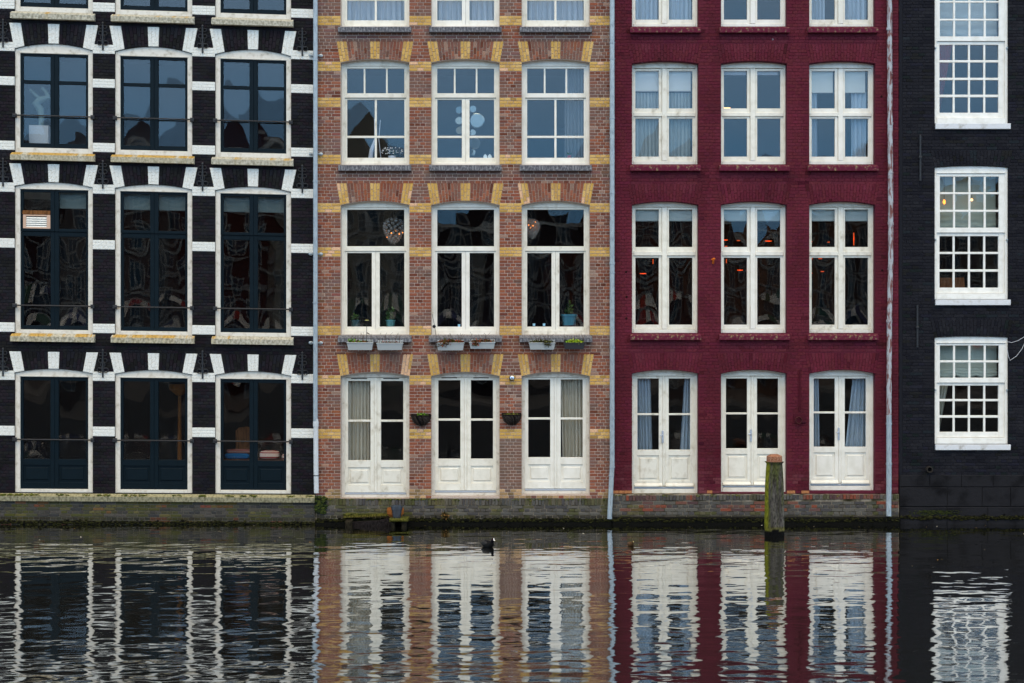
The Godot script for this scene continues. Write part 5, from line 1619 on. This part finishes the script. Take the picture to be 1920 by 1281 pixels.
	for k in 60:
		var p := Vector3(rng.randf_range(-9.4, 9.4), 0.004, 0.25 + pow(rng.randf(), 2.2) * 7.0)
		var q := rng.randf_range(0.012, 0.03)
		var a := rng.randf() * TAU
		var u := Vector3(cos(a), 0, sin(a)) * q
		var w := Vector3(-sin(a), 0.1, cos(a)) * q * 0.5
		lv.quad(p - u, p + w, p + u + Vector3(0, 0.006, 0), p - w, [L(190, 186, 170), L(120, 92, 50), L(96, 84, 40), L(150, 140, 120)][k % 4])
	var lo := struct("floating_leaves", lv, M.leaf)
	lo.set_meta("kind", "stuff")
	tag(lo, "scattered small leaves and bits of foam floating on the canal", "leaves")
	# birds
	bird("coot", "black coot with a white bill swimming before the brown house's middle door", Vector3(-0.40, 0.0, 3.35), 0.85, 0.80, L(22, 22, 26), true)
	bird("waterbird", "small brown bird resting on the water before the red house", Vector3(1.99, 0.0, 3.2), 1.2, 0.5, L(78, 56, 36), false)

func bird(called: String, label: String, at: Vector3, yaw: float, k: float, col: Color, coot: bool) -> void:
	var t := thing(called, label, "bird", at)
	t.rotation.y = -yaw
	var mb := MB.new()
	# one loft from tail over back and breast up the neck to the head
	var path := PackedVector3Array([Vector3(-0.19, 0.045, 0), Vector3(-0.15, 0.05, 0), Vector3(-0.08, 0.055, 0), Vector3(0.0, 0.05, 0), Vector3(0.07, 0.05, 0), Vector3(0.115, 0.07, 0), Vector3(0.135, 0.105, 0), Vector3(0.142, 0.135, 0), Vector3(0.152, 0.16, 0), Vector3(0.165, 0.172, 0), Vector3(0.185, 0.168, 0)])
	var rad := PackedFloat32Array([0.008, 0.04, 0.078, 0.086, 0.076, 0.056, 0.036, 0.028, 0.032, 0.030, 0.012])
	for i in path.size(): path[i] *= k
	for i in rad.size(): rad[i] *= k
	mb.tube(path, rad, 16, col, 1.0)
	for i in mb.v.size():
		if mb.v[i].y > 0.12 * k and coot: mb.c[i] = L(12, 12, 14)
	var local := func(nm: String, b: MB, m: Material) -> void:
		var o := MeshInstance3D.new()
		o.name = nm; o.mesh = mesh_of(b, Vector3.ZERO, m)
		t.add_child(o, true)
	local.call("body", mb, M.plain)
	var bm := MB.new()
	bm.tube(PackedVector3Array([Vector3(0.182, 0.168, 0) * k, Vector3(0.20, 0.158, 0) * k, Vector3(0.222, 0.148, 0) * k]), PackedFloat32Array([0.014 * k, 0.011 * k, 0.003 * k]), 8, L(236, 232, 224) if coot else L(190, 176, 120))
	if coot: bm.ball(Vector3(0.186, 0.182, 0) * k, Vector3(0.012, 0.018, 0.012) * k, L(240, 238, 232))
	local.call("bill", bm, M.plain)
	for s in [-1.0, 1.0]:
		var em := MB.new()
		em.ball(Vector3(0.172, 0.178, s * 0.026) * k, Vector3(0.005, 0.005, 0.005) * k, L(120, 20, 16))
		local.call("eye", em, M.glossy)
		var wm := MB.new()
		wm.ball(Vector3(-0.045, 0.075, s * 0.052) * k, Vector3(0.11, 0.05, 0.034) * k, col.lightened(0.02))
		local.call("wing", wm, M.plain)


# ---------------------------------------------------------------- water, quay, the houses across the water
func make_water() -> void:
	var xs := PackedFloat32Array()
	var zs := PackedFloat32Array()
	var x := -70.0
	while x < 70.0:
		xs.append(x)
		x += 0.055 if absf(x) < 11.5 else 1.0
	xs.append(70.0)
	var z := -0.3
	while z < 33.4:
		zs.append(z)
		z += 0.038 if z < 15.5 else 0.6
	zs.append(33.4)
	var waves := []
	for i in 30:
		var wl := 0.13 * pow(7.5, i / 29.0)
		var dir := rng.randfn(0.0, 0.42) + (PI if rng.randf() < 0.35 else 0.0)
		var k := TAU / wl
		var sl := 0.0053 if wl > 0.3 else 0.0050
		waves.append([sin(dir) * k, cos(dir) * k, sl / k, rng.randf() * TAU])
	var nx := xs.size()
	var nz := zs.size()
	var v := PackedVector3Array()
	var n := PackedVector3Array()
	v.resize(nx * nz); n.resize(nx * nz)
	var kx := PackedFloat32Array(); var kz := PackedFloat32Array(); var am := PackedFloat32Array(); var ph := PackedFloat32Array()
	for w in waves:
		kx.append(w[0]); kz.append(w[1]); am.append(w[2]); ph.append(w[3])
	var cnt := waves.size()
	for j in nz:
		var zz := zs[j]
		var near := smoothstep(-0.2, 1.5, zz) * 0.45 + 0.55
		for i in nx:
			var xx := xs[i]
			var h := 0.0
			var gx := 0.0
			var gz := 0.0
			if absf(xx) < 12.5 and zz < 16.5:
				var a := near * (0.85 + 0.6 * n_a.get_noise_2d(xx * 14.0, zz * 22.0))
				for q in cnt:
					var t := kx[q] * xx + kz[q] * zz + ph[q]
					var s := am[q] * a
					h += s * sin(t)
					var cs := s * cos(t)
					gx += cs * kx[q]; gz += cs * kz[q]
			v[j * nx + i] = Vector3(xx, h, zz)
			n[j * nx + i] = Vector3(-gx, 1.0, -gz).normalized()
	var ix := PackedInt32Array()
	ix.resize((nx - 1) * (nz - 1) * 6)
	var p := 0
	for j in nz - 1:
		for i in nx - 1:
			var a := j * nx + i
			ix[p] = a; ix[p + 1] = a + 1; ix[p + 2] = a + nx
			ix[p + 3] = a + 1; ix[p + 4] = a + nx + 1; ix[p + 5] = a + nx
			p += 6
	var arr := []
	arr.resize(Mesh.ARRAY_MAX)
	arr[Mesh.ARRAY_VERTEX] = v; arr[Mesh.ARRAY_NORMAL] = n; arr[Mesh.ARRAY_INDEX] = ix
	var m := ArrayMesh.new()
	m.add_surface_from_arrays(Mesh.PRIMITIVE_TRIANGLES, arr)
	m.surface_set_material(0, M.water)
	var o := MeshInstance3D.new()
	o.name = "water"; o.mesh = m
	add_child(o)
	o.set_meta("kind", "structure")

func surroundings() -> void:
	var bed := MB.new()
	bed.box(-75, 75, -3.0, -2.4, -0.4, 34, L(40, 40, 34))
	struct("canal_bed", bed, M.plain)
	var qm := MB.new()
	qm.box(-160, 160, -3, 1.25, 33.2, 300)
	struct("quay", qm, M.asphalt)
	var gm := MB.new()
	gm.box(-400, 400, -3, 0.9, -400, -5.6)
	struct("ground", gm, M.asphalt)
	var tints := [L(110, 70, 56), L(64, 44, 40), L(120, 112, 104), L(84, 48, 40), L(150, 140, 124), L(56, 50, 50), L(104, 62, 48), L(132, 96, 74), L(70, 54, 48), L(116, 104, 96), L(90, 56, 46)]
	var names := ["russet brick", "dark plum brick", "light grey plastered", "oxblood brick", "cream plastered", "charcoal brick", "red brown brick", "ochre brick", "umber brick", "ash grey plastered", "chestnut brick"]
	var xx := -44.0
	var zf := 64.0
	for i in 11:
		var w: float = [7.4, 8.2, 6.8, 9.0, 7.6, 8.4, 7.0, 8.8, 7.2, 8.0, 9.0][i]
		var hgt: float = [13.0, 14.2, 14.0, 14.6, 14.0, 11.4, 12.4, 11.2, 12.6, 10.6, 12.0][i]
		var t := thing("opposite_house", "%s gabled house on the far bank, seen mirrored in the panes" % names[i], "house", Vector3(xx + w / 2, 1.25, zf), "gabled houses across the water")
		var mb := MB.new()
		var poly := PackedVector2Array([Vector2(xx, 1.25), Vector2(xx + w - 0.1, 1.25), Vector2(xx + w - 0.1, hgt)])
		match i % 3:
			0: poly.append_array([Vector2(xx + w * 0.62, hgt + 2.6), Vector2(xx + w * 0.62, hgt + 3.2), Vector2(xx + w * 0.38, hgt + 3.2), Vector2(xx + w * 0.38, hgt + 2.6)])
			1: poly.append_array([Vector2(xx + w * 0.72, hgt + 0.4), Vector2(xx + w * 0.66, hgt + 2.4), Vector2(xx + w * 0.5, hgt + 3.4), Vector2(xx + w * 0.34, hgt + 2.4), Vector2(xx + w * 0.28, hgt + 0.4)])
			2: poly.append_array([Vector2(xx + w * 0.8, hgt), Vector2(xx + w * 0.8, hgt + 1.0), Vector2(xx + w * 0.65, hgt + 1.0), Vector2(xx + w * 0.65, hgt + 2.0), Vector2(xx + w * 0.35, hgt + 2.0), Vector2(xx + w * 0.35, hgt + 1.0), Vector2(xx + w * 0.2, hgt + 1.0), Vector2(xx + w * 0.2, hgt)])
		poly.append(Vector2(xx, hgt))
		mb.prism(poly, zf, zf + 9.0, tints[i])
		for k in mb.c.size(): mb.c[k] = mb.c[k] * 0.6
		part(t, "wall", mb, M.far)
		var cm := MB.new()
		cm.box(xx - 0.05, xx + w - 0.05, hgt - 0.35, hgt - 0.02, zf - 0.3, zf - 0.01, L(190, 186, 176))
		part(t, "cornice", cm, M.far)
		for r in 3:
			var bm := MB.new()
			var by := 2.2 + (r + 1) * (hgt - 2.6) / 4.0
			bm.box(xx, xx + w - 0.1, by, by + 0.22, zf - 0.12, zf - 0.01, L(140, 137, 130))
			part(t, "string_course", bm, M.far)
		var aw := MB.new()
		for k in 9:
			var ax := xx + 0.4 + (w - 0.9) * k / 9.0
			aw.quad(Vector3(ax, 4.0, zf - 1.3), Vector3(ax, 4.7, zf - 0.02), Vector3(ax + (w - 0.9) / 9.0, 4.7, zf - 0.02), Vector3(ax + (w - 0.9) / 9.0, 4.0, zf - 1.3), L(206, 200, 188) if k % 2 == 0 else [L(150, 50, 40), L(50, 80, 60), L(60, 66, 90)][i % 3])
			aw.quad(Vector3(ax, 3.98, zf - 1.3), Vector3(ax + (w - 0.9) / 9.0, 3.98, zf - 1.3), Vector3(ax + (w - 0.9) / 9.0, 4.68, zf - 0.02), Vector3(ax, 4.68, zf - 0.02), L(180, 176, 166))
		part(t, "awning", aw, M.far)
		for r in 4:
			for c in 3:
				var cx := xx + w * (0.2 + 0.3 * c)
				var cy := 2.6 + r * (hgt - 2.6) / 4.0
				var wm := MB.new()
				var ww := 0.62
				var wh := 1.9 if r > 0 else 2.2
				for s in [[cx - ww, cx - ww + 0.12, cy, cy + wh], [cx + ww - 0.12, cx + ww, cy, cy + wh], [cx - ww + 0.12, cx + ww - 0.12, cy, cy + 0.14], [cx - ww + 0.12, cx + ww - 0.12, cy + wh - 0.14, cy + wh], [cx - 0.05, cx + 0.05, cy + 0.14, cy + wh - 0.14], [cx - ww + 0.12, cx - 0.05, cy + wh * 0.6, cy + wh * 0.6 + 0.1], [cx + 0.05, cx + ww - 0.12, cy + wh * 0.6, cy + wh * 0.6 + 0.1]]:
					wm.box(s[0], s[1], s[2], s[3], zf - 0.10, zf - 0.01, L(150, 147, 140))
				var f := part(t, "window", wm, M.far)
				var pm := MB.new()
				pm.box(cx - ww + 0.1, cx + ww - 0.1, cy + 0.1, cy + wh - 0.1, zf - 0.045, zf - 0.005, L(28, 34, 40))
				part(f, "pane", pm, M.glossy)
		xx += w


# ---------------------------------------------------------------- scene
func _ready() -> void:
	rng.seed = 20241
	n_a.seed = 5; n_a.frequency = 0.02; n_a.fractal_octaves = 3
	n_b.seed = 9; n_b.frequency = 0.03; n_b.fractal_octaves = 2
	var cam := Camera3D.new()
	cam.name = "camera"
	cam.position = Vector3(0, 3.425, 30)
	cam.fov = rad_to_deg(2.0 * atan(6.405 / 30.0))
	cam.near = 0.1; cam.far = 900.0
	add_child(cam)
	cam.current = true
	var env := Environment.new()
	env.background_mode = Environment.BG_SKY
	var sky := Sky.new()
	var sm := ProceduralSkyMaterial.new()
	sm.sky_top_color = Color(0.94, 0.89, 0.83)
	sm.sky_horizon_color = Color(0.22, 0.53, 0.72)
	sm.sky_curve = 0.55
	sm.sky_energy_multiplier = 2.0
	sm.ground_bottom_color = Color(0.2, 0.2, 0.2)
	sm.ground_horizon_color = Color(0.22, 0.53, 0.72)
	sm.sun_angle_max = 1.0
	sky.sky_material = sm
	env.sky = sky
	env.tonemap_mode = Environment.TONE_MAPPER_LINEAR
	env.tonemap_exposure = 0.99
	env.sdfgi_enabled = true; env.ssao_enabled = true; env.ssil_enabled = true
	var we := WorldEnvironment.new()
	we.name = "surrounding_air"
	we.environment = env
	add_child(we)
	var sun := DirectionalLight3D.new()
	sun.name = "sun"
	sun.light_energy = 0.5
	sun.light_angular_distance = 30.0
	sun.light_color = Color(1.0, 0.92, 0.80)
	sun.rotation_degrees = Vector3(-58, -14, 0)
	sun.shadow_enabled = true
	add_child(sun)
	make_materials()
	surroundings()
	make_water()
	black_house()
	brown_house()
	red_house()
	right_house()
	planters()
	waterside()
	interiors()
